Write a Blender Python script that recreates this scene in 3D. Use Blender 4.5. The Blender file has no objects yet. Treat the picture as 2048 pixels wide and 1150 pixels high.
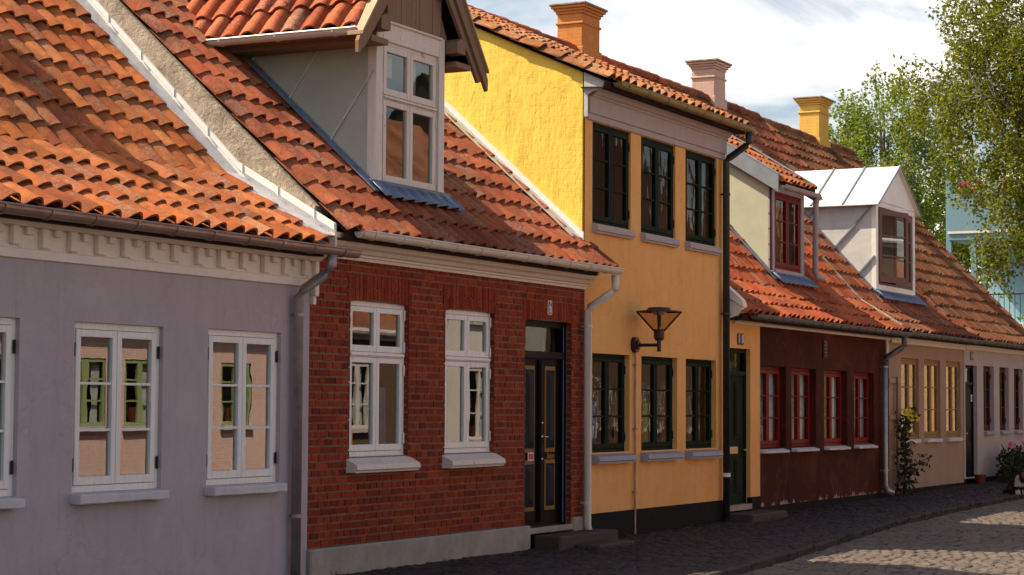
import bpy, bmesh, math, random
from mathutils import Vector, Matrix, noise
R = random.Random(7)
rad = math.radians
scene = bpy.context.scene
COL = scene.collection
WL = {}

# ------------------------------------------------------------------ helpers
class MB:
    """collects faces, links them as ONE mesh object"""
    def __init__(s):
        s.v, s.f, s.m = [], [], []
        s.mi = 0
    def face(s, pts):
        n = len(s.v)
        s.v += [tuple(p) for p in pts]
        s.f.append(tuple(range(n, n + len(pts)))); s.m.append(s.mi)
    def raw(s, vs, fs):
        n = len(s.v)
        s.v += [tuple(p) for p in vs]
        for f in fs:
            s.f.append(tuple(i + n for i in f)); s.m.append(s.mi)
    def box(s, x0, x1, y0, y1, z0, z1, rot=None, piv=None):
        vs = [(x, y, z) for z in (z0, z1) for y in (y0, y1) for x in (x0, x1)]
        if rot is not None:
            p = Vector(piv); vs = [tuple(rot @ (Vector(q) - p) + p) for q in vs]
        s.raw(vs, [(0, 2, 3, 1), (4, 5, 7, 6), (0, 1, 5, 4), (2, 6, 7, 3), (0, 4, 6, 2), (1, 3, 7, 5)])
    def prism(s, poly, a, b, f):
        """poly: 2-d outline; f(u,v,t)->xyz; extruded t=a..b"""
        n = len(poly)
        vs = [f(u, v, a) for u, v in poly] + [f(u, v, b) for u, v in poly]
        fs = [tuple(range(n))[::-1], tuple(range(n, 2 * n))]
        fs += [(i, (i + 1) % n, n + (i + 1) % n, n + i) for i in range(n)]
        s.raw(vs, fs)
    def tube(s, pts, r, n=10, cap=True, r1=None):
        pts = [Vector(p) for p in pts]
        rings = []
        for i, p in enumerate(pts):
            if i == 0: d = pts[1] - p
            elif i == len(pts) - 1: d = p - pts[i - 1]
            else: d = (p - pts[i - 1]).normalized() + (pts[i + 1] - p).normalized()
            d.normalize()
            a = Vector((0, 0, 1)) if abs(d.z) < .9 else Vector((1, 0, 0))
            u = d.cross(a).normalized(); w = d.cross(u).normalized()
            rr = r if r1 is None else r + (r1 - r) * i / (len(pts) - 1)
            if 0 < i < len(pts) - 1:
                c = max(.5, (pts[i] - pts[i - 1]).normalized().dot(d)); 
            else: c = 1
            rings.append([p + (u * math.cos(t) + w * math.sin(t)) * rr / (c ** .5) for t in [2 * math.pi * k / n for k in range(n)]])
        vs = [q for g in rings for q in g]
        fs = [(i * n + k, i * n + (k + 1) % n, (i + 1) * n + (k + 1) % n, (i + 1) * n + k) for i in range(len(pts) - 1) for k in range(n)]
        if cap: fs += [tuple(range(n))[::-1], tuple(range((len(pts) - 1) * n, len(pts) * n))]
        s.raw(vs, fs)
    def lathe(s, c, prof, n=20, a0=0, a1=2 * math.pi):
        """prof: (r,z) list about vertical axis at c"""
        full = abs(a1 - a0 - 2 * math.pi) < 1e-6
        m = n if full else n + 1
        vs = [(c[0] + r * math.cos(a0 + (a1 - a0) * k / n), c[1] + r * math.sin(a0 + (a1 - a0) * k / n), c[2] + z) for r, z in prof for k in range(m)]
        fs = []
        for i in range(len(prof) - 1):
            for k in range(n):
                k2 = (k + 1) % m
                fs.append((i * m + k, i * m + k2, (i + 1) * m + k2, (i + 1) * m + k))
        s.raw(vs, fs)
    def build(s, name, mats, parent=None, smooth=False, bevel=0, solid=0):
        if not isinstance(mats, (list, tuple)): mats = [mats]
        xs = [p[0] for p in s.v]; ys = [p[1] for p in s.v]; zs = [p[2] for p in s.v]
        org = Vector(((min(xs) + max(xs)) / 2, (min(ys) + max(ys)) / 2, min(zs)))
        me = bpy.data.meshes.new(name)
        me.from_pydata([(p[0] - org.x, p[1] - org.y, p[2] - org.z) for p in s.v], [], s.f)
        for m in mats: me.materials.append(m)
        me.polygons.foreach_set('material_index', s.m)
        if smooth: me.polygons.foreach_set('use_smooth', [True] * len(s.f))
        if smooth == 'sharp': me.set_sharp_from_angle(angle=math.radians(50))
        me.update()
        o = bpy.data.objects.new(name, me); COL.objects.link(o)
        place(o, org, parent)
        if bevel:
            b = o.modifiers.new('bevel', 'BEVEL'); b.width = bevel; b.segments = 1; b.limit_method = 'ANGLE'
        if solid:
            b = o.modifiers.new('solid', 'SOLIDIFY'); b.thickness = solid; b.offset = 0
        return o

def place(o, org, parent=None):
    WL[o.name] = Vector(org)
    if parent:
        o.parent = parent; o.location = Vector(org) - WL[parent.name]
    else: o.location = org

def thing(name, label, cat, loc, group=None):
    o = bpy.data.objects.new(name, None); COL.objects.link(o)
    o.empty_display_size = .3
    place(o, loc); return tag(o, label, cat, group)
def tag(o, label, cat, group=None):
    o['label'] = label; o['category'] = cat
    if group: o['group'] = group
    return o
def struct(o):
    o['kind'] = 'structure'; return o
def text_mesh(txt, size, ext, M, name, mat, parent, sx=1.0, shear=0, weight=0):
    cu = bpy.data.curves.new('letters', 'FONT'); cu.body = txt; cu.size = size; cu.extrude = ext
    cu.align_x = 'CENTER'; cu.align_y = 'CENTER'; cu.shear = shear; cu.offset = weight
    t = bpy.data.objects.new('letters_tmp', cu); COL.objects.link(t)
    me = bpy.data.meshes.new_from_object(t.evaluated_get(bpy.context.evaluated_depsgraph_get()))
    bpy.data.objects.remove(t); bpy.data.curves.remove(cu)
    mb = MB()
    mb.raw([tuple(M @ Vector((v.co.x * sx, v.co.y, v.co.z))) for v in me.vertices], [tuple(p.vertices) for p in me.polygons])
    bpy.data.meshes.remove(me)
    return mb.build(name, mat, parent)

# ------------------------------------------------------------------ materials
def newmat(name):
    m = bpy.data.materials.new(name); m.use_nodes = True
    nt = m.node_tree; nt.nodes.clear()
    out = nt.nodes.new('ShaderNodeOutputMaterial')
    return m, nt, out
def nd(nt, t, **kw):
    n = nt.nodes.new(t)
    for k, v in kw.items():
        if hasattr(n, k): setattr(n, k, v)
        else: n.inputs[k].default_value = v
    return n
def ramp(nt, fac, stops):
    r = nt.nodes.new('ShaderNodeValToRGB')
    el = r.color_ramp.elements
    while len(el) < len(stops): el.new(.5)
    for e, (p, c) in zip(el, stops): e.position = p; e.color = (*c, 1)
    nt.links.new(fac, r.inputs[0]); return r.outputs[0]
def mixc(nt, fac, a, b, mode='MIX'):
    m = nt.nodes.new('ShaderNodeMix'); m.data_type = 'RGBA'; m.blend_type = mode
    for sock, v in ((m.inputs[0], fac), (m.inputs[6], a), (m.inputs[7], b)):
        if isinstance(v, (int, float)): sock.default_value = v
        elif isinstance(v, tuple): sock.default_value = (*v, 1)
        else: nt.links.new(v, sock)
    return m.outputs[2]
def pos(nt, scale=(1, 1, 1)):
    g = nd(nt, 'ShaderNodeNewGeometry')
    mp = nd(nt, 'ShaderNodeMapping'); mp.inputs['Scale'].default_value = scale
    nt.links.new(g.outputs['Position'], mp.inputs[0]); return mp.outputs[0]
def noi(nt, vec, scale, detail=4, rough=.55, dist=0):
    n = nd(nt, 'ShaderNodeTexNoise'); n.inputs['Scale'].default_value = scale; n.inputs['Detail'].default_value = detail
    n.inputs['Roughness'].default_value = rough; n.inputs['Distortion'].default_value = dist
    nt.links.new(vec, n.inputs['Vector']); return n.outputs[0]
def bump(nt, h, strength, dist=.01, nrm=None):
    b = nd(nt, 'ShaderNodeBump'); b.inputs['Strength'].default_value = strength; b.inputs['Distance'].default_value = dist
    nt.links.new(h, b.inputs['Height'])
    if nrm: nt.links.new(nrm, b.inputs['Normal'])
    return b.outputs[0]
def pbsdf(nt, out, col, rough=.8, nrm=None, metal=0, spec=.3):
    p = nd(nt, 'ShaderNodeBsdfPrincipled')
    if isinstance(col, tuple): p.inputs['Base Color'].default_value = (*col, 1)
    else: nt.links.new(col, p.inputs['Base Color'])
    if isinstance(rough, (int, float)): p.inputs['Roughness'].default_value = rough
    else: nt.links.new(rough, p.inputs['Roughness'])
    p.inputs['Metallic'].default_value = metal; p.inputs['Specular IOR Level'].default_value = spec
    if nrm: nt.links.new(nrm, p.inputs['Normal'])
    nt.links.new(p.outputs[0], out.inputs[0]); return p
def math_(nt, op, a, b=None):
    m = nd(nt, 'ShaderNodeMath', operation=op)
    for i, v in enumerate((a, b)):
        if v is None: continue
        if isinstance(v, (int, float)): m.inputs[i].default_value = v
        else: nt.links.new(v, m.inputs[i])
    return m.outputs[0]
def mul(c, k): return tuple(min(1, x * k) for x in c)

def plaster(name, c, c2=None, bricks=.25, rough_b=.3, stain=.25, dirt=None):
    """lime-washed wall; the masonry courses telegraph faintly through it"""
    m, nt, out = newmat(name)
    c2 = c2 or mul(c, .8)
    v = pos(nt)
    big = noi(nt, v, .9, 5, .6, .4); mid = noi(nt, pos(nt, (1, 1, .45)), 5, 5, .65); fine = noi(nt, v, 60, 3)
    col = mixc(nt, ramp(nt, big, [(.35, (0, 0, 0)), (.7, (1, 1, 1))]), c, c2)
    col = mixc(nt, math_(nt, 'MULTIPLY', ramp(nt, mid, [(.5, (0, 0, 0)), (.75, (1, 1, 1))]), stain), col, mul(c2, .7))
    col = mixc(nt, .12, col, ramp(nt, fine, [(.3, mul(c, .5)), (.7, mul(c, 1.3))]))
    stv = noi(nt, pos(nt, (1, 1, .10)), 6, 5, .7)
    col = mixc(nt, math_(nt, 'MULTIPLY', ramp(nt, stv, [(.52, (0, 0, 0)), (.72, (1, 1, 1))]), stain * .9), col, mul(c2, .62))
    pt_ = noi(nt, v, 2.3, 6, .6, 1.2)
    col = mixc(nt, math_(nt, 'MULTIPLY', ramp(nt, pt_, [(.56, (0, 0, 0)), (.6, (1, 1, 1))]), stain * .55), col, tuple(min(1, x * 1.16 + .015) for x in c))
    vo = nd(nt, 'ShaderNodeTexVoronoi', feature='DISTANCE_TO_EDGE'); vo.inputs['Scale'].default_value = .55
    dv_ = nd(nt, 'ShaderNodeVectorMath', operation='ADD'); dn = nd(nt, 'ShaderNodeTexNoise'); dn.inputs['Scale'].default_value = 2.5; dn.inputs['Detail'].default_value = 6
    nt.links.new(v, dn.inputs['Vector']); nt.links.new(v, dv_.inputs[0]); nt.links.new(dn.outputs[1], dv_.inputs[1]); nt.links.new(dv_.outputs[0], vo.inputs['Vector'])
    ck = math_(nt, 'MULTIPLY', ramp(nt, vo.outputs['Distance'], [(.002, (1, 1, 1)), (.005, (0, 0, 0))]), ramp(nt, big, [(.45, (0, 0, 0)), (.55, (1, 1, 1))]))
    col = mixc(nt, math_(nt, 'MULTIPLY', ck, .22), col, mul(c2, .35))
    if dirt:   # (colour, z of the splash line, height)
        g = nd(nt, 'ShaderNodeNewGeometry'); sp = nd(nt, 'ShaderNodeSeparateXYZ'); nt.links.new(g.outputs['Position'], sp.inputs[0])
        h = math_(nt, 'MULTIPLY', math_(nt, 'SUBTRACT', dirt[1] + dirt[2], sp.outputs[2]), 1 / dirt[2])
        h = math_(nt, 'ADD', h, math_(nt, 'MULTIPLY', math_(nt, 'SUBTRACT', noi(nt, pos(nt, (1, 1, .35)), 7, 6, .7), .5), 3.2))
        mk = ramp(nt, h, [(.86, (0, 0, 0)), (.93, (1, 1, 1))])
        col = mixc(nt, mk, col, dirt[0])
    # courses
    mp = nd(nt, 'ShaderNodeCombineXYZ'); g2 = nd(nt, 'ShaderNodeNewGeometry'); s2 = nd(nt, 'ShaderNodeSeparateXYZ')
    nt.links.new(g2.outputs['Position'], s2.inputs[0])
    nt.links.new(math_(nt, 'ADD', s2.outputs[0], s2.outputs[1]), mp.inputs[0]); nt.links.new(s2.outputs[2], mp.inputs[1])
    wob = nd(nt, 'ShaderNodeVectorMath', operation='ADD')
    wn = nd(nt, 'ShaderNodeTexNoise'); wn.inputs['Scale'].default_value = 6; nt.links.new(g2.outputs['Position'], wn.inputs['Vector'])
    sc = nd(nt, 'ShaderNodeVectorMath', operation='SCALE'); sc.inputs['Scale'].default_value = .05; nt.links.new(wn.outputs[1], sc.inputs[0])
    nt.links.new(mp.outputs[0], wob.inputs[0]); nt.links.new(sc.outputs[0], wob.inputs[1])
    bt = nd(nt, 'ShaderNodeTexBrick'); nt.links.new(wob.outputs[0], bt.inputs['Vector'])
    bt.inputs['Scale'].default_value = 1; bt.inputs['Brick Width'].default_value = .24; bt.inputs['Row Height'].default_value = .072
    bt.inputs['Mortar Size'].default_value = .008; bt.inputs['Mortar Smooth'].default_value = .8
    bt.inputs['Color1'].default_value = (1, 1, 1, 1); bt.inputs['Color2'].default_value = (.75, .75, .75, 1); bt.inputs['Mortar'].default_value = (0, 0, 0, 1)
    n1 = bump(nt, bt.outputs[0], bricks, .008)
    n2 = bump(nt, mid, rough_b, .02, n1)
    n3 = bump(nt, noi(nt, v, 28, 5, .7), .35, .006, n2)
    pbsdf(nt, out, col, .9, n3, 0, .15)
    return m

def paint(name, c, rough=.5, wear=0, wearcol=(.25, .2, .17), grain=(1, 1, .08), b=.15):
    m, nt, out = newmat(name)
    v = pos(nt, grain)
    n = noi(nt, v, 30, 5, .65)
    col = mixc(nt, ramp(nt, n, [(.35, (0, 0, 0)), (.75, (1, 1, 1))]), c, mul(c, .82))
    if wear:
        w = noi(nt, pos(nt, (1, 1, .3)), 14, 7, .72)
        col = mixc(nt, ramp(nt, w, [(1 - wear - .03, (0, 0, 0)), (1 - wear, (1, 1, 1))]), col, wearcol)
    pbsdf(nt, out, col, rough, bump(nt, n, b, .004), 0, (.3 if max(c) > .3 else .12) if max(c) > .1 else .06)
    return m

def metal(name, c, rough=.45, mt=.7, c2=None, sc=3, str_=.12):
    m, nt, out = newmat(name)
    n = noi(nt, pos(nt), sc, 6, .65, .5)
    col = mixc(nt, ramp(nt, n, [(.35, (0, 0, 0)), (.7, (1, 1, 1))]), c, c2 or mul(c, .7))
    r = math_(nt, 'ADD', math_(nt, 'MULTIPLY', n, .3), rough - .15)
    pbsdf(nt, out, col, r, bump(nt, noi(nt, pos(nt), 9, 4), str_, .02), mt, .4)
    return m

def tile_mat(name, cols, lichen=.45, lcol=(.27, .22, .16), moss=None):
    m, nt, out = newmat(name)
    g = nd(nt, 'ShaderNodeNewGeometry')
    base = ramp(nt, g.outputs['Random Per Island'], [(i / (len(cols) - 1), c) for i, c in enumerate(cols)])
    v = pos(nt)
    n = noi(nt, v, 9, 6, .65, .3)
    col = mixc(nt, ramp(nt, n, [(.38, (0, 0, 0)), (.72, (1, 1, 1))]), base, mixc(nt, .6, base, (.13, .04, .02)))
    sp = noi(nt, v, 30, 6, .75)
    per = math_(nt, 'MULTIPLY', math_(nt, 'FRACT', math_(nt, 'MULTIPLY', g.outputs['Random Per Island'], 37.7)), .16)
    reg = math_(nt, 'MULTIPLY', noi(nt, v, 1.1, 3), .2)
    l = math_(nt, 'ADD', math_(nt, 'ADD', sp, per), reg)
    col = mixc(nt, math_(nt, 'MULTIPLY', ramp(nt, l, [(.78 - lichen * .1, (0, 0, 0)), (.86 - lichen * .1, (1, 1, 1))]), .75), col, lcol)
    dk = noi(nt, v, 17, 5, .7)
    col = mixc(nt, math_(nt, 'MULTIPLY', ramp(nt, dk, [(.58, (0, 0, 0)), (.7, (1, 1, 1))]), .6), col, moss or (.06, .035, .025))
    sg = noi(nt, v, .75, 5, .62, .6)
    col = mixc(nt, math_(nt, 'MULTIPLY', ramp(nt, sg, [(.44, (0, 0, 0)), (.62, (1, 1, 1))]), .72), col, mixc(nt, .75, col, (.05, .018, .011)))
    pbsdf(nt, out, col, .9, bump(nt, noi(nt, v, 45, 5, .7), .5, .008), 0, .12)
    return m

def brick_mat(name, cols):
    m, nt, out = newmat(name)
    g = nd(nt, 'ShaderNodeNewGeometry')
    base = ramp(nt, g.outputs['Random Per Island'], [(i / (len(cols) - 1), c) for i, c in enumerate(cols)])
    v = pos(nt)
    n = noi(nt, v, 26, 6, .7)
    col = mixc(nt, ramp(nt, n, [(.42, (0, 0, 0)), (.75, (1, 1, 1))]), base, (.10, .016, .008))
    l = noi(nt, v, 55, 5, .75)
    col = mixc(nt, math_(nt, 'MULTIPLY', ramp(nt, l, [(.64, (0, 0, 0)), (.74, (1, 1, 1))]), .5), col, (.33, .2, .15))
    big = noi(nt, v, 1.3, 4)
    col = mixc(nt, math_(nt, 'MULTIPLY', ramp(nt, big, [(.5, (0, 0, 0)), (.75, (1, 1, 1))]), .45), col, (.09, .03, .022))
    pbsdf(nt, out, col, .85, bump(nt, n, .6, .012), 0, .2)
    return m

def simple(name, c, rough=.8, c2=None, sc=8, b=.3, bd=.01, metalv=0, det=6):
    m, nt, out = newmat(name)
    n = noi(nt, pos(nt), sc, det, .65)
    col = mixc(nt, ramp(nt, n, [(.35, (0, 0, 0)), (.68, (1, 1, 1))]), c, c2 or mul(c, .7))
    pbsdf(nt, out, col, rough, bump(nt, noi(nt, pos(nt), sc * 4, 5, .7), b, bd), metalv, .25)
    return m

def island_mat(name, cols, rough=.7, sc=20, b=.6):
    m, nt, out = newmat(name)
    g = nd(nt, 'ShaderNodeNewGeometry')
    base = ramp(nt, g.outputs['Random Per Island'], [(i / (len(cols) - 1), c) for i, c in enumerate(cols)])
    n = noi(nt, pos(nt), sc, 6, .7)
    col = mixc(nt, .45, base, ramp(nt, n, [(.3, (.03, .03, .03)), (.75, mul(cols[-1], 1.5))]))
    pbsdf(nt, out, col, rough, bump(nt, n, b, .01), 0, .12)
    return m

def glass_mat(name, ior=1.75, wav=.0, tint=(.8, .82, .8), sc=3):
    m, nt, out = newmat(name)
    fr = nd(nt, 'ShaderNodeFresnel'); fr.inputs['IOR'].default_value = ior
    gl = nd(nt, 'ShaderNodeBsdfGlossy'); gl.inputs['Roughness'].default_value = 0
    tr = nd(nt, 'ShaderNodeBsdfTransparent'); tr.inputs[0].default_value = (*tint, 1)
    mx = nd(nt, 'ShaderNodeMixShader')
    if wav:
        b = bump(nt, noi(nt, pos(nt, (1, 1, .45)), sc, 2), wav, .05)
        nt.links.new(b, gl.inputs['Normal'])
    gb = nd(nt, 'ShaderNodeNewGeometry'); nt.links.new(math_(nt, 'MULTIPLY', fr.outputs[0], math_(nt, 'SUBTRACT', 1, gb.outputs['Backfacing'])), mx.inputs[0]); nt.links.new(tr.outputs[0], mx.inputs[1]); nt.links.new(gl.outputs[0], mx.inputs[2])
    nt.links.new(mx.outputs[0], out.inputs[0]); return m

def leaf_mat(name, cols, trans=.5):
    m, nt, out = newmat(name)
    g = nd(nt, 'ShaderNodeNewGeometry')
    c = ramp(nt, g.outputs['Random Per Island'], [(i / (len(cols) - 1), k) for i, k in enumerate(cols)])
    d = nd(nt, 'ShaderNodeBsdfPrincipled'); d.inputs['Roughness'].default_value = .55; d.inputs['Specular IOR Level'].default_value = .3
    t = nd(nt, 'ShaderNodeBsdfTranslucent')
    nt.links.new(c, d.inputs['Base Color']); nt.links.new(mixc(nt, 1, c, (1.6, 1.5, .55), 'MULTIPLY'), t.inputs[0])
    mx = nd(nt, 'ShaderNodeMixShader'); mx.inputs[0].default_value = trans
    nt.links.new(d.outputs[0], mx.inputs[1]); nt.links.new(t.outputs[0], mx.inputs[2]); nt.links.new(mx.outputs[0], out.inputs[0])
    return m

M = {}
M['t_grey'] = tile_mat('orange_pantile', [(.44, .12, .03), (.52, .17, .05), (.36, .09, .03), (.56, .20, .065), (.40, .115, .035), (.30, .09, .04)], .35)
M['t_brick'] = tile_mat('red_pantile', [(.40, .10, .04), (.33, .085, .04), (.45, .13, .055), (.28, .08, .045), (.38, .11, .05)], .5)
M['t_dorm'] = tile_mat('dormer_pantile', [(.40, .095, .035), (.31, .07, .03), (.46, .13, .05), (.36, .12, .06)], .5, (.36, .28, .22))
M['t_yel'] = tile_mat('weathered_orange_pantile', [(.50, .17, .05), (.40, .15, .06), (.55, .22, .08), (.36, .17, .08)], .8, (.34, .28, .19))
M['t_brown'] = tile_mat('scarlet_pantile', [(.46, .10, .035), (.36, .075, .03), (.50, .13, .045), (.40, .085, .03)], .3)
M['t_beige'] = tile_mat('brown_pantile', [(.29, .08, .03), (.20, .06, .03), (.33, .105, .04), (.16, .055, .03)], .5)
M['t_white'] = tile_mat('mossy_pantile', [(.21, .07, .026), (.15, .055, .024), (.25, .09, .034), (.12, .05, .024)], .7, (.22, .17, .09), (.035, .03, .014))
M['underlay'] = simple('roof_underlay', (.03, .013, .009), .95)
M['grey_wall'] = plaster('mauve_grey_limewash', (.47, .385, .40), (.42, .34, .36), .09, .25, .3)
M['yel_wall'] = plaster('ochre_limewash', (.80, .42, .15), (.75, .37, .11), .14, .3, .3)
M['yel_gable'] = plaster('yellow_gable_render', (.86, .68, .13), (.84, .58, .09), .12, 1.0, .4)
M['brown_wall'] = plaster('dark_brown_limewash', (.085, .02, .008), (.032, .007, .003), .08, .3, .6, ((.32, .26, .22), .1, .20))
M['beige_wall'] = plaster('beige_limewash', (.36, .25, .18), (.32, .21, .15), .12, .15, .25)
M['white_wall'] = plaster('pale_grey_limewash', (.44, .385, .37), (.40, .34, .33), .12, .12, .2)
M['pink_wall'] = plaster('salmon_limewash', (.72, .52, .47), (.66, .46, .41), .5, .1, .25)
M['opp_white'] = plaster('white_limewash', (.75, .72, .66), (.7, .66, .6), .1, .1, .1)
M['opp_buff'] = plaster('buff_brickwork', (.62, .42, .22), (.55, .35, .17), .8, .2, .3)
M['opp_dark'] = plaster('umber_limewash', (.16, .10, .07), (.12, .08, .05), .1, .1, .2)
M['cornice'] = simple('cream_limewash', (.86, .74, .65), .85, (.80, .67, .58), 6, .35, .012)
M['cream'] = paint('cream_board_paint', (.72, .60, .50), .6, .0, b=.25)
M['mauve_board'] = paint('weathered_mauve_paint', (.42, .35, .33), .7, .27, (.25, .2, .18))
M['white_paint'] = paint('white_window_paint', (.80, .75, .71), .4)
M['dorm_paint'] = paint('peeling_cream_paint', (.70, .60, .52), .6, .34, (.30, .22, .17))
M['green_paint'] = paint('dark_green_paint', (.008, .016, .008), .6)
M['red_paint'] = paint('oxblood_window_paint', (.17, .009, .007), .5)
M['ochre_paint'] = paint('ochre_window_paint', (.30, .165, .06), .55)
M['brown_paint'] = paint('dark_brown_paint', (.055, .02, .014), .5)
M['taupe_paint'] = paint('taupe_window_paint', (.17, .10, .075), .55)
M['black_paint'] = paint('black_door_paint', (.008, .006, .006), .45)
M['blue_line'] = paint('pale_blue_line_paint', (.12, .18, .28), .6)
M['ochre_line'] = paint('ochre_line_paint', (.30, .15, .025), .6)
M['panel_grey'] = paint('slate_panel_paint', (.028, .026, .03), .5)
M['lime_green'] = paint('pale_green_window_paint', (.30, .38, .17), .5)
M['wood'] = paint('weathered_timber', (.25, .155, .095), .8, .33, (.10, .065, .045), (1, 1, .04), .6)
M['wood_pale'] = paint('sun_bleached_timber', (.42, .28, .18), .75, .3, (.22, .14, .09), (1, 1, .06), .5)
M['cheek'] = metal('greenish_sheet_cladding', (.40, .38, .30), .7, .0, (.33, .33, .27), 2, .1)
M['cheek2'] = metal('pale_green_fibre_board', (.50, .50, .36), .75, .0, (.42, .45, .33), 3, .05)
M['zinc'] = metal('bright_zinc', (.62, .63, .66), .42, .55, (.45, .46, .5), 7, .3)
M['zinc_white'] = metal('white_zinc_sheet', (.80, .78, .74), .55, .15, (.72, .71, .68), 2.5, .15)
M['zinc_cheek'] = metal('dulled_zinc_sheet', (.62, .61, .58), .6, .25, (.46, .46, .46), 2.2, .25)
M['zinc_blue'] = metal('blue_grey_zinc', (.24, .28, .31), .55, .2, (.18, .21, .24), 5, .1)
M['zinc_grey'] = metal('matt_grey_zinc', (.52, .52, .51), .55, .25, (.42, .43, .43), 5, .15)
M['lead'] = metal('blue_grey_lead', (.20, .24, .33), .5, .4, (.13, .16, .24), 8, .3)
M['copper'] = metal('browned_copper', (.40, .27, .215), .5, .55, (.28, .18, .15), 4, .1)
M['pvc'] = metal('cream_painted_gutter', (.66, .56, .47), .4, .0, (.58, .48, .40), 5, .05)
M['olive_gutter'] = metal('olive_gutter_paint', (.23, .17, .06), .5, .2, (.30, .20, .06), 5, .1)
M['dark_gutter'] = metal('dark_grey_gutter', (.15, .135, .12), .5, .4, (.10, .085, .075), 6, .1)
M['dark_pipe'] = metal('dark_green_pipe', (.018, .026, .018), .45, .1, (.03, .03, .02), 6, .1)
M['grey_pipe'] = metal('galvanised_pipe', (.40, .39, .39), .45, .6, (.28, .26, .26), 6, .15)
M['mauve_pipe'] = metal('weathered_mauve_pipe', (.36, .30, .29), .45, .45, (.25, .20, .20), 5, .12)
M['lamp_metal'] = metal('brown_lamp_paint', (.045, .018, .014), .45, .1)
M['iron'] = metal('black_iron', (.02, .016, .016), .5, .3)
M['steel'] = metal('door_steel', (.6, .6, .6), .25, 1)
M['brass'] = metal('letterbox_brass', (.55, .36, .2), .35, 1)
M['glass_new'] = glass_mat('clear_double_glazing', 2.5, .006, (.75, .78, .76))
M['glass_old'] = glass_mat('wavy_old_glass', 2.1, .01, (.7, .73, .7), 2.5)
M['glass_dark'] = glass_mat('dark_old_glass', 1.45, .12, (.65, .66, .62), 4)
M['glass_curt'] = glass_mat('thin_old_glass', 1.35, .006, (.85, .87, .85), 4)
M['lamp_glass'] = glass_mat('clear_lamp_glass', 1.5, .1, (.80, .72, .62), 8)
M['brick'] = brick_mat('red_facing_brick', [(.27, .032, .009), (.33, .046, .012), (.20, .025, .009), (.37, .06, .016), (.29, .036, .010), (.14, .019, .009)])
M['mortar'] = simple('grey_lime_mortar', (.26, .19, .14), .95, (.15, .11, .08), 12, .6, .015)
M['plinth'] = simple('grey_cement_plinth', (.36, .31, .26), .9, (.25, .215, .185), 3.5, .6, .012)
M['cement'] = simple('rough_cement_render', (.50, .43, .33), .95, (.24, .19, .14), 6, .9, .03)
M['black_plinth'] = simple('tarred_plinth', (.006, .005, .005), .95, (.012, .01, .008), 6, .5)
M['granite'] = simple('red_granite', (.085, .055, .045), .75, (.03, .024, .021), 40, .4, .006)
M['stone_sill'] = simple('painted_stone_sill', (.60, .56, .56), .8, (.48, .45, .46), 7, .5, .012)
M['sill_grey'] = paint('grey_sill_paint', (.33, .32, .36), .6, .25, (.5, .48, .47))
M['orange_ch'] = plaster('orange_chimney_render', (.58, .25, .07), (.50, .19, .055), .3, .5, .4)
M['pink_ch'] = plaster('pink_chimney_render', (.52, .36, .29), (.45, .30, .25), .3, .4, .35)
M['yellow_ch'] = plaster('yellow_chimney_render', (.66, .42, .10), (.6, .35, .08), .3, .4, .35)
M['ch_cap'] = simple('mossy_chimney_cap', (.32, .25, .18), .95, (.15, .13, .08), 10, .7, .02)
M['room'] = simple('room_wallpaper', (.12, .095, .075), .95)
M['curtain'] = simple('white_net_curtain', (.62, .64, .66), .95, (.45, .48, .5), 30, .3)
M['curtain_blue'] = simple('blue_curtain_cloth', (.13, .2, .34), .95)
M['cloth_red'] = simple('red_cloth', (.5, .02, .02), .9)
M['cloth_yellow'] = simple('yellow_green_cloth', (.55, .5, .06), .9)
M['cloth_blue'] = simple('blue_cloth', (.08, .18, .5), .9)
M['pave'] = island_mat('pavement_cobble', [(.030, .021, .020), (.048, .033, .029), (.021, .018, .021), (.062, .044, .038), (.036, .02, .017)])
M['sett'] = island_mat('street_sett', [(.095, .08, .07), (.13, .108, .09), (.08, .077, .08), (.165, .135, .105), (.10, .07, .056)])
M['joint'] = simple('sandy_joint', (.016, .013, .011), .95, (.03, .024, .018), 14, .6)
M['kerb'] = island_mat('granite_kerb', [(.045, .036, .033), (.06, .047, .042), (.035, .03, .03)], .8, 40)
M['soil'] = simple('bare_ground', (.12, .1, .08), .95, (.08, .09, .05), .2)
M['bark'] = simple('birch_bark', (.22, .18, .14), .9, (.06, .045, .035), 5, .6)
M['leaf_mid'] = leaf_mat('light_birch_leaf', [(.10, .15, .02), (.16, .21, .035), (.07, .115, .016), (.21, .25, .05)])
M['leaf_near'] = leaf_mat('deep_birch_leaf', [(.08, .11, .01), (.13, .155, .014), (.055, .075, .008), (.20, .20, .02)])
M['leaf_dark'] = leaf_mat('dark_shrub_leaf', [(.02, .03, .012), (.03, .045, .016), (.014, .022, .01)], .25)
M['leaf_garden'] = leaf_mat('garden_leaf', [(.06, .13, .03), (.1, .19, .05), (.05, .1, .02)], .5)
M['stem'] = simple('woody_stem', (.045, .03, .02), .9)
M['yellow_petal'] = simple('yellow_petal', (.85, .66, .06), .6)
M['pink_petal'] = simple('pink_petal', (.75, .2, .3), .6)
M['magenta_petal'] = simple('magenta_petal', (.5, .04, .4), .6)
M['terracotta'] = simple('terracotta', (.16, .03, .012), .9)
M['blue_wall'] = plaster('sky_blue_render', (.22, .38, .47), (.19, .34, .43), .05, .05, .1)
M['blue_panel'] = paint('blue_grey_panel_paint', (.14, .25, .31), .5)
M['blue_white'] = paint('pale_slab_paint', (.6, .6, .58), .6)
M['enamel_black'] = simple('black_enamel', (.01, .009, .012), .3)
M['enamel_white'] = simple('white_enamel', (.75, .72, .72), .35)
M['sticker_orange'] = simple('orange_sticker', (.75, .32, .04), .5)
M['sticker_red'] = simple('red_sticker', (.55, .07, .1), .5)
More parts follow.
